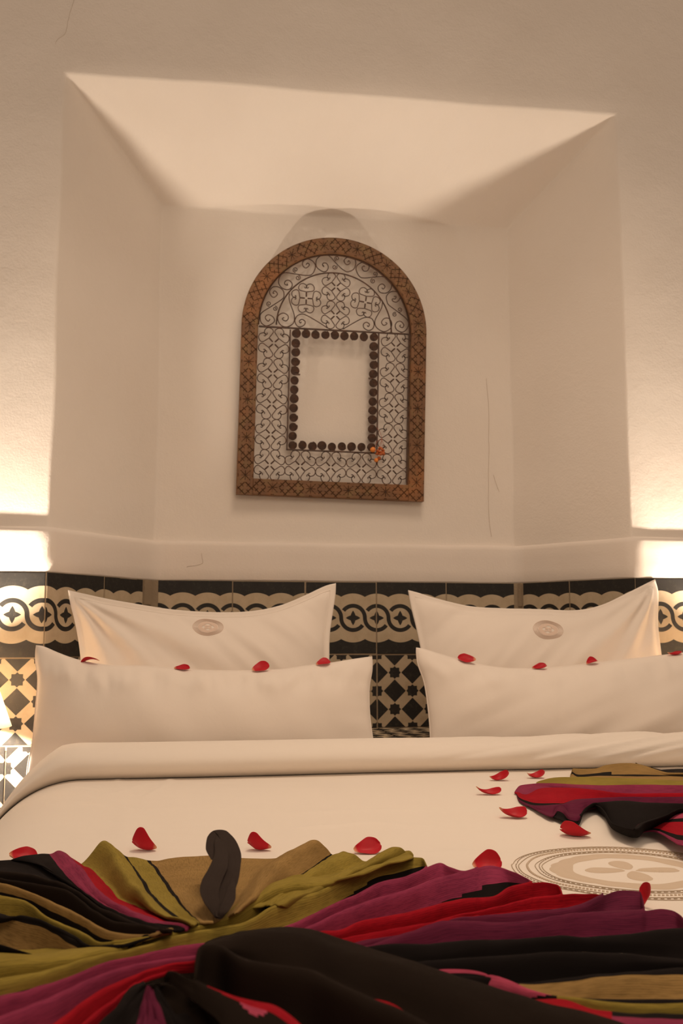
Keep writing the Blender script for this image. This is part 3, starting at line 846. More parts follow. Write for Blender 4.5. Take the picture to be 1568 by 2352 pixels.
# ================================================================== SCARVES
def z2(*P): return [(x / 2.6133, 1860 + y / 2.6133) for x, y in P]
def z3(*P): return [(400 + x / 2.6133, 1860 + y / 2.6133) for x, y in P]
def z4(*P): return [(900 + x / 2.3473, 1960 + y / 2.3473) for x, y in P]
def z1(*P): return [(1050 + x / 3.027, 1660 + y / 3.027) for x, y in P]
def loft(name, ribs, gaps, parent, M=90, ns=7, amp=0.0016, seed=0.0, pleat=0.0030, xg=True):
    """ribs: (px list, h at start, h at end); gaps: (valley?, [(upto, colour or fn)])"""
    R = []; PX = []
    if xg:      # columns at common positions along the folds; past its hem a fold merges with its neighbour
        cs = [catmull(q[0], 10) for q in ribs]
        dirn = 1 if ribs[0][0][-1][0] > ribs[0][0][0][0] else -1
        cs = [c if dirn > 0 else c[::-1] for c in cs]
        cs = [np.stack([np.maximum.accumulate(c[:, 0]) + np.arange(len(c)) * 1e-6, c[:, 1]], 1) for c in cs]
        lo = min(c[0, 0] for c in cs); hi = max(c[-1, 0] for c in cs)
        grid = np.linspace(lo, hi, M)
        ok = [(grid >= c[0, 0] - 1e-3) & (grid <= c[-1, 0] + 1e-3) for c in cs]
        pos = []; pxy = []; src = [[k if ok[k][i] else -1 for i in range(M)] for k in range(len(cs))]
        for k, c in enumerate(cs):
            y = np.interp(grid, c[:, 0], c[:, 1]); h0, h1 = ribs[k][1:]
            if dirn < 0: h0, h1 = h1, h0
            hs = h0 + (h1 - h0) * np.clip((grid - c[0, 0]) / (c[-1, 0] - c[0, 0]), 0, 1)
            pos.append(np.array([PZ(grid[i], y[i], hs[i]) for i in range(M)])); pxy.append(np.stack([grid, y], 1))
        for k in range(len(cs)):
            P_ = pos[k].copy(); Q_ = pxy[k].copy()
            for i in range(M):
                if not ok[k][i]:
                    for dk in range(1, len(cs)):
                        c_ = [q for q in (k + dk, k - dk) if 0 <= q < len(cs) and ok[q][i]]
                        if c_: P_[i] = pos[c_[0]][i]; Q_[i] = pxy[c_[0]][i]; src[k][i] = c_[0]; break
            R.append(P_); PX.append(Q_)
    else:
        for pts, h0, h1 in ribs:
            c = catmull(pts, 8); c = resample(c, M); hs = np.linspace(h0, h1, M)
            R.append(np.array([PZ(c[i][0], c[i][1], hs[i]) for i in range(M)]))
        PX = [resample(catmull(r[0], 8), M) for r in ribs]; src = [[k] * M for k in range(len(ribs))]
    rows = [R[0]]; tags = []      # tags: per interval (gap idx, f0, f1)
    for g, (val, cols) in enumerate(gaps):
        A, B = R[g], R[g + 1]
        if val:
            V = np.zeros_like(B)
            for i in range(M):
                px, py = PX[g + 1][i]; b_ = B[i]
                gB = np.linalg.norm(b_[:2] - EYE[:2]); gA = np.linalg.norm(A[i][:2] - EYE[:2])
                dg_ = min(max((gA - gB) * 0.72, 0.0), 0.060) * (val if val is not True else 1)
                d = ray(px, py + 5 + 11 * min(1, max(0, gA - gB) / .04)); hx = math.hypot(d[0], d[1]); P = EYE + d * ((gB + dg_) / hx)
                P[2] = max(P[2], ZB + 0.003)
                if gA - gB < 0.006: P = (A[i] + b_) / 2
                V[i] = P
            rows.append(V); tags.append((g, 0, 1)); rows.append(B); tags.append((g, 1, 1))
        else:
            rows.append(B); tags.append((g, 0, 1))
    rows = np.array(rows)       # (n, M, 3)
    n = len(rows); fine = []; ft = []
    for i in range(n - 1):
        p0 = rows[i - 1] if i > 0 else 2 * rows[0] - rows[1]; p3 = rows[i + 2] if i + 2 < n else 2 * rows[-1] - rows[-2]
        p1, p2 = rows[i], rows[i + 1]
        back = tags[i][1] == 1
        k_n = max(2, ns // 2) if back else ns
        for k in range(k_n):
            t = k / k_n
            cr = 0.5 * ((2 * p1) + (-p0 + p2) * t + (2 * p0 - 5 * p1 + 4 * p2 - p3) * t * t + (-p0 + 3 * p1 - 3 * p2 + p3) * t ** 3)
            # bulge the face of a fold: keep height high, then fall steeply
            fine.append(cr); ft.append((tags[i][0], t, back))
    fine.append(rows[-1]); fine = np.array(fine); nr = len(fine)
    for a in range(nr):
        for i in range(M):
            p = fine[a, i]; fine[a, i, 2] += amp * nz(p[0] * 20, p[1] * 20, seed) + amp * .5 * nz(p[0] * 60, p[1] * 60, seed)
    for a in range(nr):          # fine pleating that runs along the folds
        for i in range(M): fine[a, i, 2] += pleat * nz(a * 2.4 / ns, i * 3.5 / M, seed * 3 + 5) * min(1, i / 5 + .3)
    for a in range(nr):
        for i in range(M):
            lim = duvet_z(fine[a, i, 0], fine[a, i, 1]) + 0.0030
            if fine[a, i, 2] < lim: fine[a, i, 2] = lim
    v = fine.reshape(-1, 3); f = []; mi = []
    px = [PX[min(len(PX) - 1, g)] for g in range(len(PX))]
    for a in range(nr - 1):
        g, t, back = ft[a]; cols = gaps[g][1]
        for i in range(M - 1):
            if src[g][i] == src[g + 1][i] and src[g][i + 1] == src[g + 1][i + 1]: continue
            f.append((a * M + i, (a + 1) * M + i, (a + 1) * M + i + 1, a * M + i + 1))
            x = px[g][i][0]
            if back:
                nxt = gaps[g + 1][1] if g + 1 < len(gaps) else cols
                if callable(nxt): nxt = [(1, nxt(x, 0.0))]
                c = nxt[0][1] if t > 0.3 or callable(cols) else cols[-1][1]
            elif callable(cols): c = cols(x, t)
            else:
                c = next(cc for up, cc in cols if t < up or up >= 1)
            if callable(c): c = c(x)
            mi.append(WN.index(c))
    org = parent.matrix_basis.translation if parent else Vector((0, 0, 0))
    me = mesh(name, v - np.array(org), f)
    uvl = me.uv_layers.new(name='uv')
    du = np.zeros((nr, M)); dv = np.zeros((nr, M))
    du[:, 1:] = np.cumsum(np.linalg.norm(np.diff(fine, axis=1), axis=2), axis=1)
    du = np.repeat(du[nr // 2:nr // 2 + 1], nr, axis=0)
    st = np.linalg.norm(np.diff(fine, axis=0), axis=2)
    st = np.repeat(st.mean(axis=1, keepdims=True), M, axis=1); dv[1:] = np.cumsum(st, axis=0)
    lv = np.zeros(len(me.loops), dtype=np.int32); me.loops.foreach_get('vertex_index', lv)
    uvs = np.stack([du.reshape(-1)[lv], dv.reshape(-1)[lv]], 1); uvl.data.foreach_set('uv', uvs.reshape(-1))
    me.polygons.foreach_set('material_index', mi)
    o = link(name, me, [W[k] for k in WN], parent)
    md = o.modifiers.new('thick', 'SOLIDIFY'); md.thickness = 0.0022; md.offset = 0
    md = o.modifiers.new('sub', 'SUBSURF'); md.levels = 0; md.render_levels = 1
    return o

c0 = PZ(500, 2150, 0)
scarf = tag(empty('striped_scarf', (c0[0], c0[1], ZB)), 'large gathered scarf striped olive, magenta, red and black, fanned over the near duvet', 'scarf')
A = [(1.0, 'x')]
def sw(x0, a, b_): return lambda x: a if x < x0 else b_
# back fan, left half (inner end at the knot)
F = [
 ([(490, 2122), (496, 2050), (502, 1966)], .045, .012),
 ([(462, 2122), (421, 2063), (398, 2020), (366, 1976)], .045, .005),
 ([(455, 2124), (372, 2085), (329, 2025), (290, 1968)], .045, .007),
 ([(445, 2127), (355, 2090), (300, 2020), (262, 1955), (236, 1936)], .050, .026),
 ([(440, 2130), (293, 2074), (255, 2040), (215, 1998), (182, 1986)], .040, .004),
 ([(435, 2134), (300, 2094), (225, 2045), (190, 2000), (146, 1958)], .045, .024),
 ([(425, 2138), (290, 2105), (190, 2045), (140, 1998), (112, 1960)], .045, .022),
 ([(400, 2140), (280, 2112), (160, 2030), (80, 1985), (22, 1975)], .045, .014),
]
loft('back_fan', F, [(0, [(1, 'tan')]), (0, [(.12, 'tan'), (.28, 'black'), (1, 'olive')]), (0, [(.12, 'black'), (1, 'olive')]), (0, [(1, 'olive')]), (0, [(.05, 'olive'), (.8, 'red'), (1, 'red')]), (0, [(1, 'magenta')]), (0, [(1, 'black')])], scarf, M=90, ns=9, seed=1, xg=False)
F2 = [
 ([(390, 2140), (285, 2116), (170, 2030), (80, 1983), (-40, 1980)], .030, .008),
 (z2((950, 710), (870, 700), (800, 672), (720, 640), (600, 588), (500, 518), (400, 452), (250, 400), (100, 372), (-110, 350)), .052, .030),
 (z2((960, 730), (850, 705), (760, 690), (650, 660), (550, 590), (400, 492), (200, 440), (0, 405), (-110, 390)), .054, .036),
 (z2((900, 760), (700, 755), (550, 692), (450, 612), (300, 545), (150, 490), (0, 440), (-110, 410)), .052, .034),
 (z2((800, 800), (615, 806), (520, 748), (400, 690), (280, 640), (180, 565), (100, 540), (0, 520), (-110, 500)), .050, .036),
 (z2((760, 815), (550, 822), (420, 758), (280, 690), (190, 648), (130, 634), (60, 640), (-110, 660)), .050, .036),
 (z2((700, 830), (470, 832), (350, 762), (250, 715), (100, 672), (0, 640), (-110, 630)), .048, .030),
 (z2((600, 880), (400, 900), (240, 878), (120, 845), (0, 815), (-110, 800)), .046, .034),
 (z2((600, 960), (400, 960), (240, 940), (120, 930), (0, 900), (-110, 890)), .02, .02),
]
F2 = [([(394, 2140)] + list(q[0]), q[1], q[2]) for q in F2]
loft('front_fan', F2, [(1, [(1, 'black')]), (1, [(1, 'brown')]), (1, [(.8, 'brown'), (1, 'purple')]), (1, [(.42, 'tan'), (1, 'black')]), (1, [(1, 'olive')]), (0, [(1, 'black')]), (1, [(1, 'tan')]), (0, [(1, 'black')])], scarf, M=90, ns=7, seed=2)
# back fan, right half
G = [
 ([(490, 2122), (496, 2050), (500, 1966)], .043, .011),
 ([(525, 2108), (548, 2060), (565, 2030), (600, 1992), (640, 1971)], .040, .005),
 ([(540, 2100), (585, 2055), (612, 2012), (655, 1968), (720, 1932)], .048, .028),
 ([(560, 2090), (640, 2038), (700, 2008), (764, 1962)], .036, .006),
 ([(600, 2080), (676, 2030), (740, 1985), (800, 1956)], .036, .018),
 ([(620, 2080), (700, 2035), (780, 2010), (845, 1978)], .034, .005),
 ([(640, 2080), (740, 2036), (840, 1985), (905, 1946)], .036, .026),
 ([(660, 2085), (760, 2045), (870, 2000), (950, 1970)], .030, .006),
]
loft('back_fan', G, [(0, [(1, 'tan')]), (0, [(1, 'tan')]), (0, [(.85, 'tan'), (1, 'black')]), (0, [(1, 'olive')]), (0, [(1, 'olive')]), (0, [(1, 'olive')]), (0, [(1, 'olive')])], scarf, M=80, ns=9, seed=3, xg=False)
# pleats that run right across, from lower left to the right hem
def up(pts, dy): return [(x, y - dy) for x, y in pts]
P1 = z2((-80, 905), (0, 895), (250, 883), (550, 832), (780, 788), (1000, 738)) + [(430, 2131), (469, 2122), (515, 2105), (561, 2076), (614, 2044), (645, 2031), (676, 2024), (760, 2023), (840, 2003), (900, 1979), (945, 1968)]
P2 = z2((-80, 1035), (0, 1025), (300, 985), (600, 900), (900, 820)) + [(400, 2156), (476, 2139), (553, 2124), (614, 2090), (660, 2069), (725, 2051), (783, 2025), (821, 2005), (897, 1979), (943, 1969), (978, 1972)]
P3 = z2((-80, 1150), (0, 1125), (400, 1010), (700, 900)) + [(400, 2176), (515, 2157), (584, 2145), (649, 2128), (706, 2105), (764, 2078), (821, 2051), (878, 2025), (936, 2013), (1003, 1983), (1030, 1990), (1060, 2000), (1095, 1999)]
P4 = z2((-80, 1300), (0, 1270), (300, 1150), (500, 1060), (800, 950), (1150, 890)) + [(560, 2185), (640, 2165), (691, 2143), (744, 2116), (802, 2090), (859, 2070), (936, 2047), (964, 2037), (1028, 2015), (1092, 2000), (1121, 1992), (1156, 1998), (1215, 2022)]
P5 = z2((-80, 1560), (180, 1400), (350, 1286), (600, 1100), (900, 970), (1180, 912)) + [(600, 2190), (680, 2165), (729, 2147), (783, 2139), (840, 2116), (936, 2097), (1000, 2082), (1062, 2066), (1130, 2062), (1173, 2041), (1241, 2026), (1290, 2033)]
P6 = z2((-80, 1700), (380, 1400), (500, 1286), (640, 1170), (800, 1060), (1000, 985), (1200, 940)) + [(620, 2200), (720, 2180), (767, 2166), (859, 2145), (936, 2132), (1000, 2117), (1062, 2103), (1156, 2083), (1283, 2060), (1372, 2060)]
P7 = z2((-80, 1800), (520, 1400), (620, 1286), (760, 1110), (870, 1010), (1010, 970), (1200, 960)) + [(620, 2215), (720, 2200), (798, 2178), (898, 2155), (1000, 2134), (1062, 2107), (1198, 2093), (1326, 2083), (1377, 2062), (1415, 2048), (1440, 2050)]
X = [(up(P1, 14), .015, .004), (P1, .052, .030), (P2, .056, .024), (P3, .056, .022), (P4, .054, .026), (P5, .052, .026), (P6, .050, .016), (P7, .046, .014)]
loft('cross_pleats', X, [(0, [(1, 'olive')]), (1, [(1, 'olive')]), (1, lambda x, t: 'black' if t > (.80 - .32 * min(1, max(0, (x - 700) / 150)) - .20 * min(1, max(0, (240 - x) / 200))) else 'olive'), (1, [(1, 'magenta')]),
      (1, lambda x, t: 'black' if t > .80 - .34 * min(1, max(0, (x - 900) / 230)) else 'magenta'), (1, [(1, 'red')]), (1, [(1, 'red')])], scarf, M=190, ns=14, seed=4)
# right hand fan of purple, black, tan
Q6 = [(700, 2182), (767, 2162), (859, 2143), (936, 2130), (1000, 2115), (1156, 2082), (1283, 2058), (1385, 2058)]
Q7 = [(700, 2190), (798, 2178), (898, 2155), (1000, 2134), (1062, 2107), (1198, 2094), (1326, 2084), (1377, 2062), (1415, 2047), (1478, 2048)]
Q8 = [(710, 2195), (820, 2182), (900, 2160), (994, 2128), (1070, 2118), (1198, 2118), (1326, 2101), (1454, 2094), (1545, 2092), (1580, 2125)]
Q9 = [(720, 2200), (821, 2185), (898, 2177), (1000, 2174), (1156, 2165), (1283, 2152), (1411, 2150), (1568, 2139), (1660, 2140)]
Q10 = [(700, 2222), (760, 2225), (880, 2220), (943, 2216), (1049, 2209), (1156, 2203), (1283, 2192), (1411, 2192), (1568, 2205), (1660, 2212)]
Q11 = [(700, 2245), (800, 2250), (900, 2262), (1050, 2264), (1200, 2258), (1283, 2250), (1411, 2239), (1568, 2230), (1680, 2225)]
Q12 = [(700, 2250), (800, 2240), (900, 2232), (992, 2234), (1070, 2235), (1156, 2254), (1271, 2288), (1400, 2296), (1568, 2303), (1690, 2306)]
Q13 = [(700, 2290), (900, 2290), (1100, 2290), (1207, 2303), (1283, 2301), (1369, 2322), (1454, 2330), (1568, 2334), (1690, 2340)]
Q14 = [(700, 2400), (900, 2400), (1100, 2390), (1207, 2390), (1369, 2400), (1568, 2400), (1700, 2400)]
Q15 = [(700, 2480), (900, 2480), (1100, 2480), (1207, 2480), (1369, 2480), (1568, 2480), (1700, 2480)]
Y = [(Q6, .04, .010), (Q7, .046, .018), (Q8, .050, .022), (Q9, .052, .026), (Q10, .055, .030), (Q11, .052, .028), (Q12, .055, .034), (Q13, .060, .036), (Q14, .05, .03), (Q15, .003, .003)]
loft('side_fan', Y, [(1, [(1, 'red')]), (1, [(1, 'purple')]), (1, [(1, 'purple')]), (1, [(1, 'black')]), (1, [(1, 'black')]),
     (0.8, [(.15, 'black'), (1, sw(1185, 'black', 'tan'))]), (1, lambda x, t: ('pink' if t < .12 + .62 * min(1, max(0, (1280 - x) / 120)) else 'black') if x < 1275 else ('black' if t < .12 else 'olive')),
     (0, lambda x, t: ('red' if t < .12 + .55 * min(1, max(0, (1470 - x) / 140)) else 'black') if x < 1400 else ('black' if t < .12 else 'magenta')), (0, [(1, 'magenta')])], scarf, M=160, ns=14, seed=5)
# brown tie that wraps the gathered pleats and trails to the right
BZ = 2500
B1 = [(452, 2205), (462, 2185), (500, 2168), (530, 2160), (553, 2153), (630, 2144), (676, 2144), (725, 2153), (783, 2174), (840, 2191), (898, 2209), (947, 2224), (989, 2237), (1070, 2262), (1156, 2290), (1241, 2320), (1326, 2342), (1420, 2370), (1520, 2420)]
B2 = [(450, 2225), (455, 2185), (478, 2175), (511, 2178), (553, 2204), (630, 2222), (714, 2237), (783, 2269), (840, 2296), (936, 2335), (990, 2362), (1060, 2400), (1250, 2500), (1520, 2620)]
B3 = [(380, 2232), (400, 2229), (421, 2239), (459, 2254), (497, 2272), (536, 2289), (590, 2308), (630, 2321), (680, 2352), (740, 2400), (900, 2500), (1200, 2600), (1520, 2660)]
B4 = [(350, 2262), (380, 2255), (410, 2270), (450, 2300), (500, 2345), (550, 2400), (700, 2520), (1200, 2640), (1520, 2700)]
T = [(up(B1, 10), .035, .02), (B1, .078, .052), (B2, .088, .060), (B3, .082, .062), (B4, .075, .055)]
loft('wrapped_tie', T, [(0, [(1, 'brown')]), (0.9, [(1, 'brown')]), (1, [(1, 'brown')]),
     (0, lambda x, t: 'brown' if x < 470 else 'red' if t < .05 + .10 * min(1, max(0, (x - 470) / 60)) else 'pink' if t < .12 + .20 * max(0, 1 - abs(x - 578) / 44) and 535 < x < 622 else 'brown')], scarf, M=170, ns=18, seed=6, pleat=.0018)
B5 = [(345, 2262), (352, 2262), (380, 2300), (415, 2350), (440, 2400)]
B4s = B4[:6]
HH = [(B4s, .075, .055), (B5, .074, .055), ([(344, 2262), (352, 2300), (368, 2350), (380, 2400)], .073, .055), ([(342, 2262), (338, 2300), (335, 2350), (332, 2400)], .072, .055),
      ([(340, 2262), (322, 2300), (302, 2350), (290, 2400)], .071, .055), ([(335, 2258), (306, 2275), (275, 2315), (237, 2352), (200, 2395)], .070, .05), ([(330, 2260), (290, 2290), (215, 2370), (180, 2400)], .03, .02)]
loft('lower_pleats', HH, [(1, [(1, 'brown')]), (1, [(1, 'black')]), (1, [(1, 'purple')]), (1, [(1, 'purple')]), (.6, [(1, 'black')]), (0, [(1, 'black')])], scarf, M=50, ns=7, seed=8, xg=False)
# standing tip of dark cloth
def tip(name, spine, hw, hh, m, parent, nseg=18, groove=.25):
    S_ = catmull(spine, 10); n = len(S_); pts = []
    hw = np.interp(np.linspace(0, 1, n), np.linspace(0, 1, len(hw)), hw)
    v = []; f = []; org = np.array(parent.location)
    for i in range(n):
        P = PZ(S_[i][0], S_[i][1], S_[i][2]); dist = np.linalg.norm(P - EYE); w = hw[i] * dist / FPX
        for k in range(nseg):
            a = 2 * math.pi * k / nseg
            g = 1 - groove * math.exp(-((math.sin(a - .2 - i * .03) - 0.1) / .25) ** 2) * (1 if math.cos(a) > 0 else 0)
            x = w * math.sin(a) ; dd = -w * 0.62 * math.cos(a)
            q = P + RGT * x * (1 + .05 * nz(i * .1, a)) + np.array([FWD[0], FWD[1], 0]) * (-dd) * g * -1 + np.array([0, 0, 0.25]) * dd
            v.append(q - org)
    for i in range(n - 1):
        for k in range(nseg):
            l = (k + 1) % nseg; f.append((i * nseg + k, i * nseg + l, (i + 1) * nseg + l, (i + 1) * nseg + k))
    f.append(tuple(range(nseg))[::-1]); f.append(tuple(range((n - 1) * nseg, n * nseg)))
    me = mesh(name, v, f); uvl = me.uv_layers.new(name='uv')
    for lp in me.loops:
        i, k = divmod(lp.vertex_index, nseg); uvl.data[lp.index].uv = (i * .003, k * .003)
    o = link(name, me, m, parent)
    md = o.modifiers.new('sub', 'SUBSURF'); md.levels = 1; md.render_levels = 2; return o
def zt(*P): return [(400 + x / 2.6133, 1860 + y / 2.6133, h) for x, y, h in P]
tip('fold_tip', zt((236, 300, .066), (222, 235, .068), (238, 165, .071), (268, 130, .073), (300, 150, .073), (332, 200, .071), (350, 265, .068), (344, 340, .065), (325, 430, .061), (295, 530, .057), (270, 640, .050)),
    [5, 12, 15, 14, 14, 17, 19, 20, 21, 20, 8], None, W['dark'], scarf, groove=0)
tip('fold_tip', zt((262, 140, .072), (275, 200, .071), (283, 270, .069), (262, 350, .067), (228, 420, .064), (212, 490, .061), (228, 560, .056), (262, 650, .048)),
    [4, 13, 16, 21, 22, 21, 17, 6], None, W['dark'], scarf, groove=.2)
tip('fold_tip', zt((352, 415, .062), (345, 470, .062), (330, 540, .058), (300, 600, .054), (272, 655, .048)), [3, 9, 13, 12, 5], None, W['dark'], scarf, groove=0)

# small second scarf at the right
c1 = PZ(1560, 1850, 0)
scarf2 = tag(empty('striped_scarf', (c1[0], c1[1], ZB)), 'smaller pleated striped scarf lying close to the duvet fold, beyond the medallion', 'scarf')
S = [
 (z1((1250, 335), (1400, 330), (1568, 322), (1900, 330)), .004, .03),
 (z1((790, 322), (960, 320), (1020, 300), (1100, 286), (1220, 285), (1320, 308), (1440, 345), (1568, 352), (1900, 360)), .010, .04),
 (z1((785, 330), (840, 378), (1000, 368), (1200, 366), (1400, 368), (1568, 372), (1900, 385)), .008, .036),
 (z1((560, 412), (680, 386), (820, 382), (1100, 386), (1300, 396), (1568, 408), (1900, 415)), .008, .036),
 (z1((396, 488), (412, 458), (450, 436), (600, 424), (1000, 438), (1568, 438), (1900, 440)), .006, .036),
 (z1((400, 496), (480, 515), (600, 460), (760, 453), (900, 465), (1200, 494), (1568, 490), (1900, 485)), .004, .036),
 (z1((412, 545), (520, 585), (690, 572), (740, 568), (820, 541), (1100, 524), (1568, 519), (1900, 520)), .003, .036),
 (z1((520, 594), (655, 655), (690, 592), (740, 588), (775, 640), (850, 640), (900, 590), (980, 555), (1150, 545), (1300, 560), (1568, 567), (1900, 560)), .004, .040),
 (z1((660, 658), (740, 690), (830, 712), (880, 620), (960, 572), (1020, 610), (1080, 700), (1240, 742), (1300, 700), (1450, 650), (1568, 600), (1900, 590)), .004, .042),
 (z1((1232, 790), (1240, 728), (1290, 700), (1340, 690), (1450, 661), (1568, 630), (1900, 620)), .006, .046),
 (z1((1240, 800), (1300, 760), (1400, 770), (1500, 835), (1568, 862), (1900, 900)), .003, .03),
]
loft('pleated_fan', S, [(0, [(1, 'black')]), (0, [(.75, 'tan'), (1, sw(1400, 'black', 'tan'))]), (0, [(.15, 'black'), (1, 'tan')]), (0, [(1, 'olive')]), (.8, [(1, 'magenta')]),
     (.8, [(.9, 'red'), (1, 'black')]), (.8, [(1, 'purple')]), (.8, [(.6, sw(1330, 'purple', 'black')), (1, 'black')]), (.6, [(1, 'black')]),
     (0, [(.22, 'pink'), (.36, 'black'), (.70, 'red'), (.8, 'black'), (1, 'magenta')])], scarf2, M=110, ns=8, amp=.0008, seed=9, pleat=.0022)

# ================================================================== ARCHED GRILLE
base_c = PY(759, 1143, D - 0.012)     # bottom centre of the frame
FR_O = np.array([base_c[0], D - 0.018, base_c[2]])
lean = 0.038; rollr = 0.017
hang = empty('arched_wall_grille', FR_O)
hang.rotation_euler = (lean, rollr, 0)
tag(hang, 'carved wooden arched window grille with iron scrollwork hung in the plaster alcove', 'wall decoration')
bpy.context.view_layer.update()
HM = hang.matrix_world.copy() if False else (Matrix.Translation(Vector(FR_O)) @ hang.rotation_euler.to_matrix().to_4x4())
HI = HM.inverted(); Hn = np.array(HM.to_3x3() @ Vector((0, 1, 0)))
def FL(px, py, y=0.0):
    """local x,z on the grille plane"""
    o_ = np.array(HM @ Vector((0, y, 0))); P = PP(px, py, o_, Hn); q = HI @ Vector(P); return np.array([q.x, y, q.z])
# measured sizes from the plane itself
apex = FL(766, 545); spl, spr = FL(555, 752), FL(979.5, 770); bl_, br_ = FL(547, 1135), FL(970, 1152)
HWD = (spr[0] - spl[0]) / 2; XC = (spr[0] + spl[0]) / 2; HSP = apex[2] - HWD; WD = 0.0455
print('frame', apex, spl, spr, bl_, br_, HWD, HSP)
def grooves(t_, w):
    """carving depth 0..1 at length t_ and cross position w (0..1)"""
    Lr = 0.106; Wm = WD
    x = (t_ % Lr) ; y = (w - 0.5) * Wm
    xs_ = x - Lr / 2
    d = 9.0
    star = math.hypot(xs_, y)
    inside = abs(xs_) + abs(y) < 0.0215
    if inside:
        a = math.atan2(y, xs_); k = round(a / (math.pi / 4)) * math.pi / 4
        if star < 0.0135: d = min(d, abs(math.sin(a - k)) * star + 0.0004 * (star / .0135))
    s2 = Lr / 3
    for sg in (1, -1):
        q = (x + sg * y + Lr * 4) % s2; q = min(q, s2 - q) / 1.414
        if not inside or abs(abs(xs_) + abs(y) - 0.0215) < 0.0015: d = min(d, q)
    # ticks
    if not inside:
        for sg in (1, -1):
            q = (x + sg * y + s2 / 2 + Lr * 4) % s2; q = min(q, s2 - q) / 1.414
            r_ = (x - sg * y + s2 * .5 + Lr * 4) % s2
            if abs(r_ - s2 / 2) < s2 * .24: d = min(d, q + 0.0002)
    if w < 0.04 or w > 0.96: return 0.0
    return max(0.0, min(1.0, 1.3 * (1 - d / 0.0012)))
def wood_strip(name, path_fn, length, closed_ends, n_t, n_w=44, th=0.026):
    """path_fn(t, w) -> (x, z)"""
    v = []; f = []; gr = []
    cols_ = n_w + 1
    for i in range(n_t + 1):
        t_ = length * i / n_t
        # section: back-outer, front-outer .. front-inner, back-inner
        x, z = path_fn(t_, 0); v.append((x, th, z)); gr.append(0)
        for j in range(cols_):
            w = j / n_w; x, z = path_fn(t_, w); g = grooves(t_, w)
            e = 0.0022 * (max(0, 1 - w / .05) ** 2 + max(0, 1 - (1 - w) / .05) ** 2)
            v.append((x, g * 0.0020 + e, z)); gr.append(g)
        x, z = path_fn(t_, 1); v.append((x, th, z)); gr.append(0)
    S2 = cols_ + 2
    for i in range(n_t):
        for j in range(S2 - 1): f.append((i * S2 + j, i * S2 + j + 1, (i + 1) * S2 + j + 1, (i + 1) * S2 + j))
        f.append((i * S2, (i + 1) * S2, (i + 1) * S2 + S2 - 1, i * S2 + S2 - 1))
    f.append(tuple(range(S2))); f.append(tuple(range(n_t * S2, (n_t + 1) * S2))[::-1])
    me = mesh(name, v, f)
    at = me.attributes.new('groove', 'FLOAT', 'POINT'); at.data.foreach_set('value', gr)
    uvl = me.uv_layers.new(name='uv')
    lv = np.zeros(len(me.loops), dtype=np.int32); me.loops.foreach_get('vertex_index', lv)
    ii, jj = np.divmod(lv, S2); uvl.data.foreach_set('uv', np.stack([ii * length / n_t, jj / S2 * WD], 1).reshape(-1))
    o = link(name, me, M_WOOD, hang, smooth=False); return o
zb0 = (bl_[2] + br_[2]) / 2; HB = HSP - zb0
wood_strip('wooden_arch', lambda t_, w: (XC - (HWD - w * WD) * math.cos(t_ / HWD), HSP + (HWD - w * WD) * math.sin(t_ / HWD)), math.pi * HWD, 0, 620)
wood_strip('wooden_side', lambda t_, w: (XC - HWD + w * WD, zb0 + WD * (w if False else 0) + t_), HB, 0, 330)
wood_strip('wooden_side', lambda t_, w: (XC + HWD - (1 - w) * WD, zb0 + t_), HB, 0, 330)
wood_strip('wooden_rail', lambda t_, w: (XC - HWD + WD + t_, zb0 + (1 - w) * WD), 2 * (HWD - WD), 0, 300)

YI = 0.012      # iron sits inside the wood's thickness
R_ = 0.00135
def iron(name, pts, r=R_, n=6, sides=5, parent=hang, closed=False):
    return tube(name, catmull(pts, n, closed), r, M_IRON, parent, sides=sides, up=(0, 1, 0), closed=closed)
def ipx(sc, ox, oy, *P): return [FL(ox + x / sc, oy + y / sc, YI) for x, y in P]
a3 = lambda *P: ipx(8.711, 590, 580, *P)
a4 = lambda *P: ipx(8.2526, 760, 580, *P)
def flatbar(p, q, w, th=0.006, name='flat_bar'):
    p = np.array(p); q = np.array(q); L_ = np.linalg.norm(q - p); ang = math.atan2(q[2] - p[2], q[0] - p[0])
    o = box(name, (0, 0, 0), (L_, th, w), M_IRON, hang, 0.0006)
    o.location = tuple((p + q) / 2); o.rotation_euler = (0, -ang, 0); return o
flatbar(FL(594, 749.5, YI), FL(941, 768, YI), .0042, name='cross_bar')
flatbar(FL(666.5, 757, YI), FL(658.5, 1034, YI), .0038); flatbar(FL(869.5, 766, YI), FL(865, 1041, YI), .0038)
flatbar(FL(657, 1032.5, YI), FL(868, 1041, YI), .0038)
flatbar(FL(938.5, 768, YI), FL(932.5, 1108, YI), .0022)
c_in = FL(767.5, 757.5, YI); rin = abs(FL(634, 752, YI)[0] - c_in[0])
iron('arch_bar', [c_in + rin * np.array([-math.cos(a), 0, math.sin(a)]) for a in np.linspace(0.02, math.pi - .02, 24)], .0021, 3, 6)
rr_ = HWD - WD - .0018
iron('arch_bar', [np.array([XC, YI, HSP]) + rr_ * np.array([-math.cos(a), 0, math.sin(a)]) for a in np.linspace(0.0, math.pi, 24)], .0018, 3, 6)
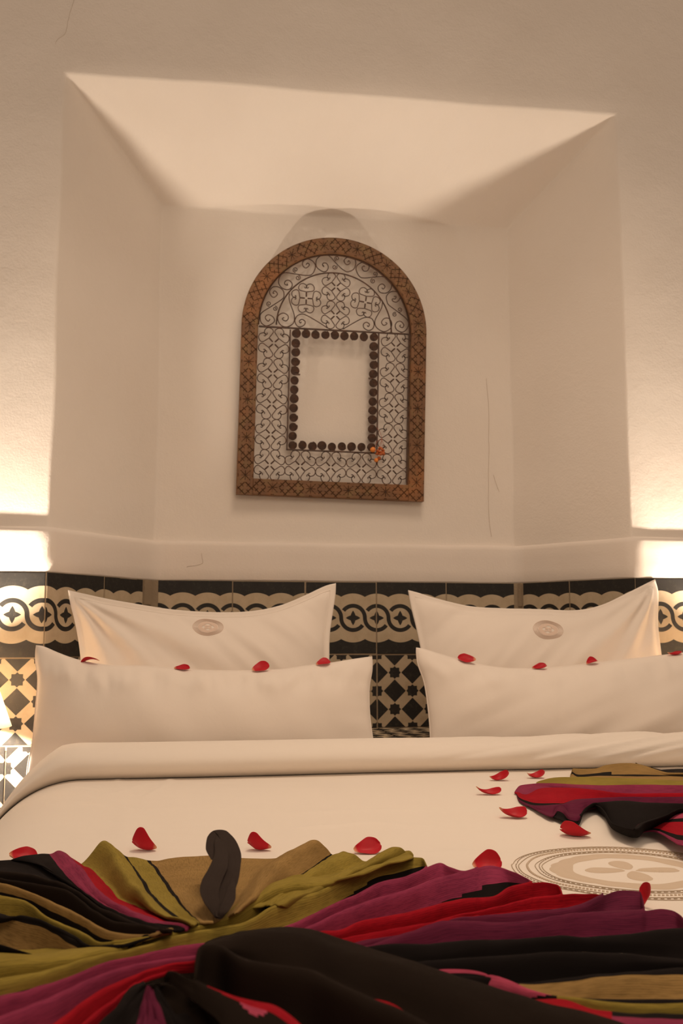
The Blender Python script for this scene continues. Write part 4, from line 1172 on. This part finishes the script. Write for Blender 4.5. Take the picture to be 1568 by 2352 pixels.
# quatrefoil units: four heart scrolls each
arm = [(.10, .10), (.20, .20), (.29, .30), (.24, .40), (.10, .60), (.045, .72), (.11, .87), (.32, .965), (.52, .90), (.61, .72), (.60, .58), (.52, .51), (.43, .56), (.45, .65)]
def heart_mesh(sc):
    vv, ff = [], []
    for mir in (0, 1):
        pts = [np.array([(y if mir else x) * sc, 0, (x if mir else y) * sc]) for x, y in arm]
        v2, f2 = tube_data(catmull(pts, 5), R_, 5, up=(0, 1, 0)); o_ = len(vv); vv += v2; ff += [tuple(i + o_ for i in q) for q in f2]
    v2, f2 = tube_data([np.array([.07 * sc, 0, .07 * sc]), np.array([.27 * sc, 0, .27 * sc])], .0021, 6, up=(0, 1, 0)); o_ = len(vv); vv += v2; ff += [tuple(i + o_ for i in q) for q in f2]
    me = mesh('heart_scroll', vv, ff); me.materials.append(M_IRON); me.polygons.foreach_set('use_smooth', [True] * len(me.polygons)); return me
pitch = abs(FL(628.6, 788, YI)[2] - FL(619, 1067.7, YI)[2]) / 4
HM1 = heart_mesh(pitch / 2 * 1.035); HM2 = heart_mesh(pitch / 2 * .97)
def unit(cx, cz, rot, me, skip=()):
    for k in range(4):
        if k in skip: continue
        o = bpy.data.objects.new('heart_scroll', me); COL.objects.link(o); o.parent = hang
        o.location = (cx, YI + random.uniform(-.0008, .0008), cz); o.rotation_euler = (0, rot + k * math.pi / 2, 0)
for k in range(5):
    a = FL(628.6 - 2.4 * k, 788 + 70 * k, YI); unit(a[0], a[2], 0, HM1)
    a = FL(909 - 2.3 * k, 798 + 70 * k, YI); unit(a[0], a[2], 0, HM1)
for k in (1, 2, 3):
    a = FL(619 + 70.2 * k, 1067.7 + 2.7 * k, YI); unit(a[0], a[2], 0, HM1)
for px, py, rt in ((771.5, 659, 0), (770, 723.8, 0), (703, 685, math.pi / 4), (839, 694.5, math.pi / 4 + .12)):
    a = FL(px, py, YI); unit(a[0], a[2], rt, HM2)
# long scrolls
SC = [
 a3((260, 1330), (225, 1375), (170, 1320), (180, 1270), (240, 1245), (330, 1300), (340, 1390), (200, 1468), (100, 1420), (65, 1330), (90, 1210), (300, 1070), (500, 935), (540, 860), (520, 760), (430, 692), (320, 690), (250, 780), (290, 875), (350, 895), (410, 830), (355, 768), (318, 810), (348, 822)),
 a3((600, 620), (610, 655), (555, 630), (570, 570), (640, 556), (702, 625), (680, 710), (600, 745), (490, 700), (432, 600), (460, 480), (560, 405), (780, 432), (1000, 460), (1110, 425), (1172, 280), (1120, 180), (1020, 130), (920, 180), (915, 260), (980, 310), (1048, 250), (1010, 212), (982, 240)),
 a3((1320, 250), (1340, 285), (1310, 250), (1330, 210), (1390, 220), (1425, 290), (1390, 370), (1310, 380), (1200, 300), (1180, 200), (1215, 110), (1330, 50), (1450, 75)) + a4((130, 240), (240, 335), (320, 365), (430, 315), (468, 200), (430, 110), (320, 90), (250, 140), (265, 205), (315, 232), (362, 195), (335, 155), (316, 182)),
 a4((640, 270), (620, 255), (585, 290), (620, 350), (690, 345), (722, 270), (680, 200), (580, 190), (490, 250), (475, 330), (540, 455), (640, 484), (820, 465), (990, 460), (1100, 520), (1145, 620), (1120, 710), (1040, 768), (930, 755), (890, 680), (920, 615), (980, 598), (1022, 645), (990, 690), (960, 668)),
 a4((1190, 835), (1232, 835), (1215, 880), (1160, 880), (1170, 920), (1240, 940), (1300, 880), (1300, 790), (1220, 740), (1120, 750), (1050, 830), (1060, 930), (1100, 1000), (1260, 1120), (1420, 1250), (1465, 1350), (1430, 1455), (1350, 1508), (1250, 1470), (1215, 1390), (1250, 1320), (1320, 1305), (1378, 1370), (1350, 1425), (1300, 1395), (1325, 1372)),
 a3((650, 820), (640, 900), (665, 1020), (730, 1200), (750, 1310), (720, 1420), (600, 1488), (480, 1455), (415, 1340), (440, 1250), (530, 1212), (615, 1260), (620, 1330), (570, 1370), (505, 1330), (540, 1300)),
 a3((1410, 1510), (1200, 1375), (1000, 1262), (900, 1230), (800, 1270), (757, 1370), (800, 1465), (870, 1488), (950, 1445), (962, 1380), (900, 1337), (845, 1370), (870, 1412), (888, 1385)),
 a4((230, 1450), (420, 1340), (600, 1245), (700, 1230), (780, 1262), (815, 1350), (790, 1440), (710, 1478), (625, 1430), (615, 1360), (670, 1322), (728, 1360), (705, 1405), (685, 1380)),
 a4((975, 910), (960, 1040), (890, 1170), (830, 1300), (860, 1420), (1000, 1500), (1125, 1440), (1150, 1340), (1100, 1252), (1010, 1250), (955, 1320), (1000, 1382), (1060, 1350), (1030, 1322)),
]
for q in SC: iron('scroll', q, R_ * 1.1, 5)
def small_spiral(conv, x, y, r, a0, sg):
    P = [(x + r * (1 - t_ * .8) * math.cos(a0 + sg * t_ * 9.0), y + r * (1 - t_ * .8) * math.sin(a0 + sg * t_ * 9.0)) for t_ in np.linspace(0, 1, 18)]
    iron('small_spiral', conv(*P), R_ * .95, 2)
for c, x, y, r, a0, sg in ((a3, 770, 345, 55, 1.6, 1), (a3, 818, 505, 52, -1.3, 1), (a3, 238, 1025, 52, 1.4, 1), (a3, 360, 1120, 50, -1.6, 1),
                         (a4, 112, 112, 48, 1.9, 1), (a4, 68, 275, 48, -.6, 1), (a4, 838, 405, 48, 1.3, -1), (a4, 795, 540, 50, -1.8, -1), (a4, 1298, 1085, 48, 1.9, -1), (a4, 1208, 1175, 46, -1.0, -1)):
    small_spiral(c, x, y, r, a0, sg)
# coiled discs round the opening
def coil_mesh():
    r0 = 0.0125; P = []
    n = 76
    for k in range(n + 1):
        a = 2 * math.pi * 4 * k / n; r = 0.0012 + (r0 - .0012) * k / n
        P.append(np.array([r * math.cos(a), -0.001 * (1 - k / n), r * math.sin(a)]))
    v, f = tube_data(P, .0015, 5, up=(0, 1, 0))
    # thin plate behind the coil
    o_ = len(v); v.append(np.array([0, .0010, 0]))
    for k in range(20): v.append(np.array([r0 * .97 * math.cos(k * math.pi / 10), .0012, r0 * .97 * math.sin(k * math.pi / 10)]))
    f += [(o_, o_ + 1 + k, o_ + 1 + (k + 1) % 20) for k in range(20)]
    me = mesh('coil', v, f); me.materials.append(M_IRON); me.polygons.foreach_set('use_smooth', [True] * len(me.polygons)); return me
CM = coil_mesh()
def coil(px, py):
    a = FL(px, py, YI - .001); o = bpy.data.objects.new('coil', CM); COL.objects.link(o); o.parent = hang
    sc_ = random.uniform(.95, 1.04)
    o.location = a; o.rotation_euler = (0, random.uniform(0, 6), 0); o.scale = (sc_, 1, sc_)
TLc, TRc, BLc, BRc = (680, 766.5), (858, 775), (671.5, 1023), (853, 1027.5)
for k in range(9):
    t_ = k / 8; coil(TLc[0] + (TRc[0] - TLc[0]) * t_, TLc[1] + (TRc[1] - TLc[1]) * t_ - .5)
    coil(BLc[0] + (BRc[0] - BLc[0]) * t_, BLc[1] + (BRc[1] - BLc[1]) * t_ + random.uniform(-1, 1))
for k in range(1, 12):
    t_ = k / 12; coil(TLc[0] + (BLc[0] - TLc[0]) * t_, TLc[1] + (BLc[1] - TLc[1]) * t_); coil(TRc[0] + (BRc[0] - TRc[0]) * t_ + 1, TRc[1] + (BRc[1] - TRc[1]) * t_)
for a, b2 in (((676, 860), (689, 860.5)), ((846, 869), (857, 869.5))): flatbar(FL(*a, YI - .002), FL(*b2, YI - .002), .004, name='hinge_tab')

# sprig of dried flowers tied to the lower right corner of the opening
sp0 = HM @ Vector(FL(866, 1040, YI - .012))
sprig = tag(empty('dried_flower_sprig', sp0), 'small sprig of dried orange berries and red blossoms tied to the iron grille', 'dried flowers')
def wp(px, py, y=YI - .010): return np.array(HM @ Vector(FL(px, py, y))) - np.array(sp0)
for k, (px, py, r) in enumerate(((856, 1033, .0078), (864, 1057, .0062), (870.5, 1052, .0050))):
    bm = bmesh.new(); bmesh.ops.create_icosphere(bm, subdivisions=3, radius=r)
    for q in bm.verts: q.co *= 1 + .10 * noise.noise(q.co * 250) ; q.co += Vector(wp(px, py))
    link('berry', to_mesh(bm, 'berry'), M_DFLOWER2 if k < 2 else M_DFLOWER, sprig)
for k in range(16):
    px, py = 873 + random.uniform(-8, 9), 1038 + random.uniform(-9, 9); c_ = wp(px, py, YI - .010 - random.uniform(0, .012))
    bm = bmesh.new(); bmesh.ops.create_icosphere(bm, subdivisions=2, radius=.0055)
    for q in bm.verts:
        q.co *= 1 + .5 * noise.noise(q.co * 320 + Vector((k, 0, 0))); q.co.y *= .55
    bmesh.ops.rotate(bm, cent=(0, 0, 0), matrix=Matrix.Rotation(random.uniform(0, 3), 3, 'Z') @ Matrix.Rotation(random.uniform(0, 3), 3, 'X'), verts=bm.verts)
    bmesh.ops.translate(bm, vec=Vector(c_), verts=bm.verts); link('blossom', to_mesh(bm, 'blossom'), M_DFLOWER, sprig)
for pts in (((864, 982), (871, 990), (876, 1004), (876, 1016), (873, 1030)), ((876, 1010), (868, 1012), (862, 1022), (860, 1030)), ((875, 1008), (880, 1020), (876, 1032)), ((876, 1012), (872, 1022), (871, 1034)), ((866, 1044), (867, 1050), (870, 1054))):
    tube('stem', catmull([wp(*p) for p in pts], 4), .0005, M_CWIRE, sprig, sides=4)

# ================================================================== BEDSIDE LAMPS
def lamp(x, y, label_side):
    t_ = tag(empty('bedside_table', (x, y, 0)), 'small dark wooden table by the ' + label_side + ' of the bed', 'table')
    box('table_top', (0, 0, 0.385), (0.24, 0.26, 0.03), M_BEDWOOD, t_, .004)
    for sx in (-1, 1):
        for sy in (-1, 1): box('leg', (sx * .10, sy * .105, 0.185), (.03, .03, .37), M_BEDWOOD, t_, .003)
    l = tag(empty('table_lamp', (x, y, 0.40)), 'white conical lampshade glowing beside the ' + label_side + ' of the bed', 'lamp')
    lathe('lamp_base', [(0, 0), (.055, 0), (.058, .008), (.05, .016), (.02, .03), (.035, .07), (.045, .11), (.03, .16), (.012, .19), (.010, .30), (0, .30)], M_BRASS, l)
    rb, rt, zb, zt = .115, .062, .256, .400
    lathe('lamp_shade', [(rb, zb), (rt, zt), (rt - .0015, zt), (rb - .0015, zb), (rb, zb)], M_SHADE, l, seg=56)
    bm = bmesh.new(); bmesh.ops.create_icosphere(bm, subdivisions=3, radius=.022); bmesh.ops.translate(bm, vec=(0, 0, .332), verts=bm.verts)
    link('bulb', to_mesh(bm, 'bulb'), M_BULB, l)
lamp(-0.770, -0.135, 'left side'); lamp(1.125, -0.135, 'right side')
crack([(1116, 870), (1122, 940), (1122, 1010), (1122, 1100), (1123, 1190), (1128, 1232)], D + .0145)
crack([(1133, 1090), (1140, 1115), (1146, 1130)], D + .0145)
crack([(462, 1270), (465, 1285), (464, 1294), (450, 1298), (428, 1302)], D - .0003)
crack([(170, 0), (158, 40), (150, 75), (130, 95), (124, 125)], SHIFT - .0005, .0003)
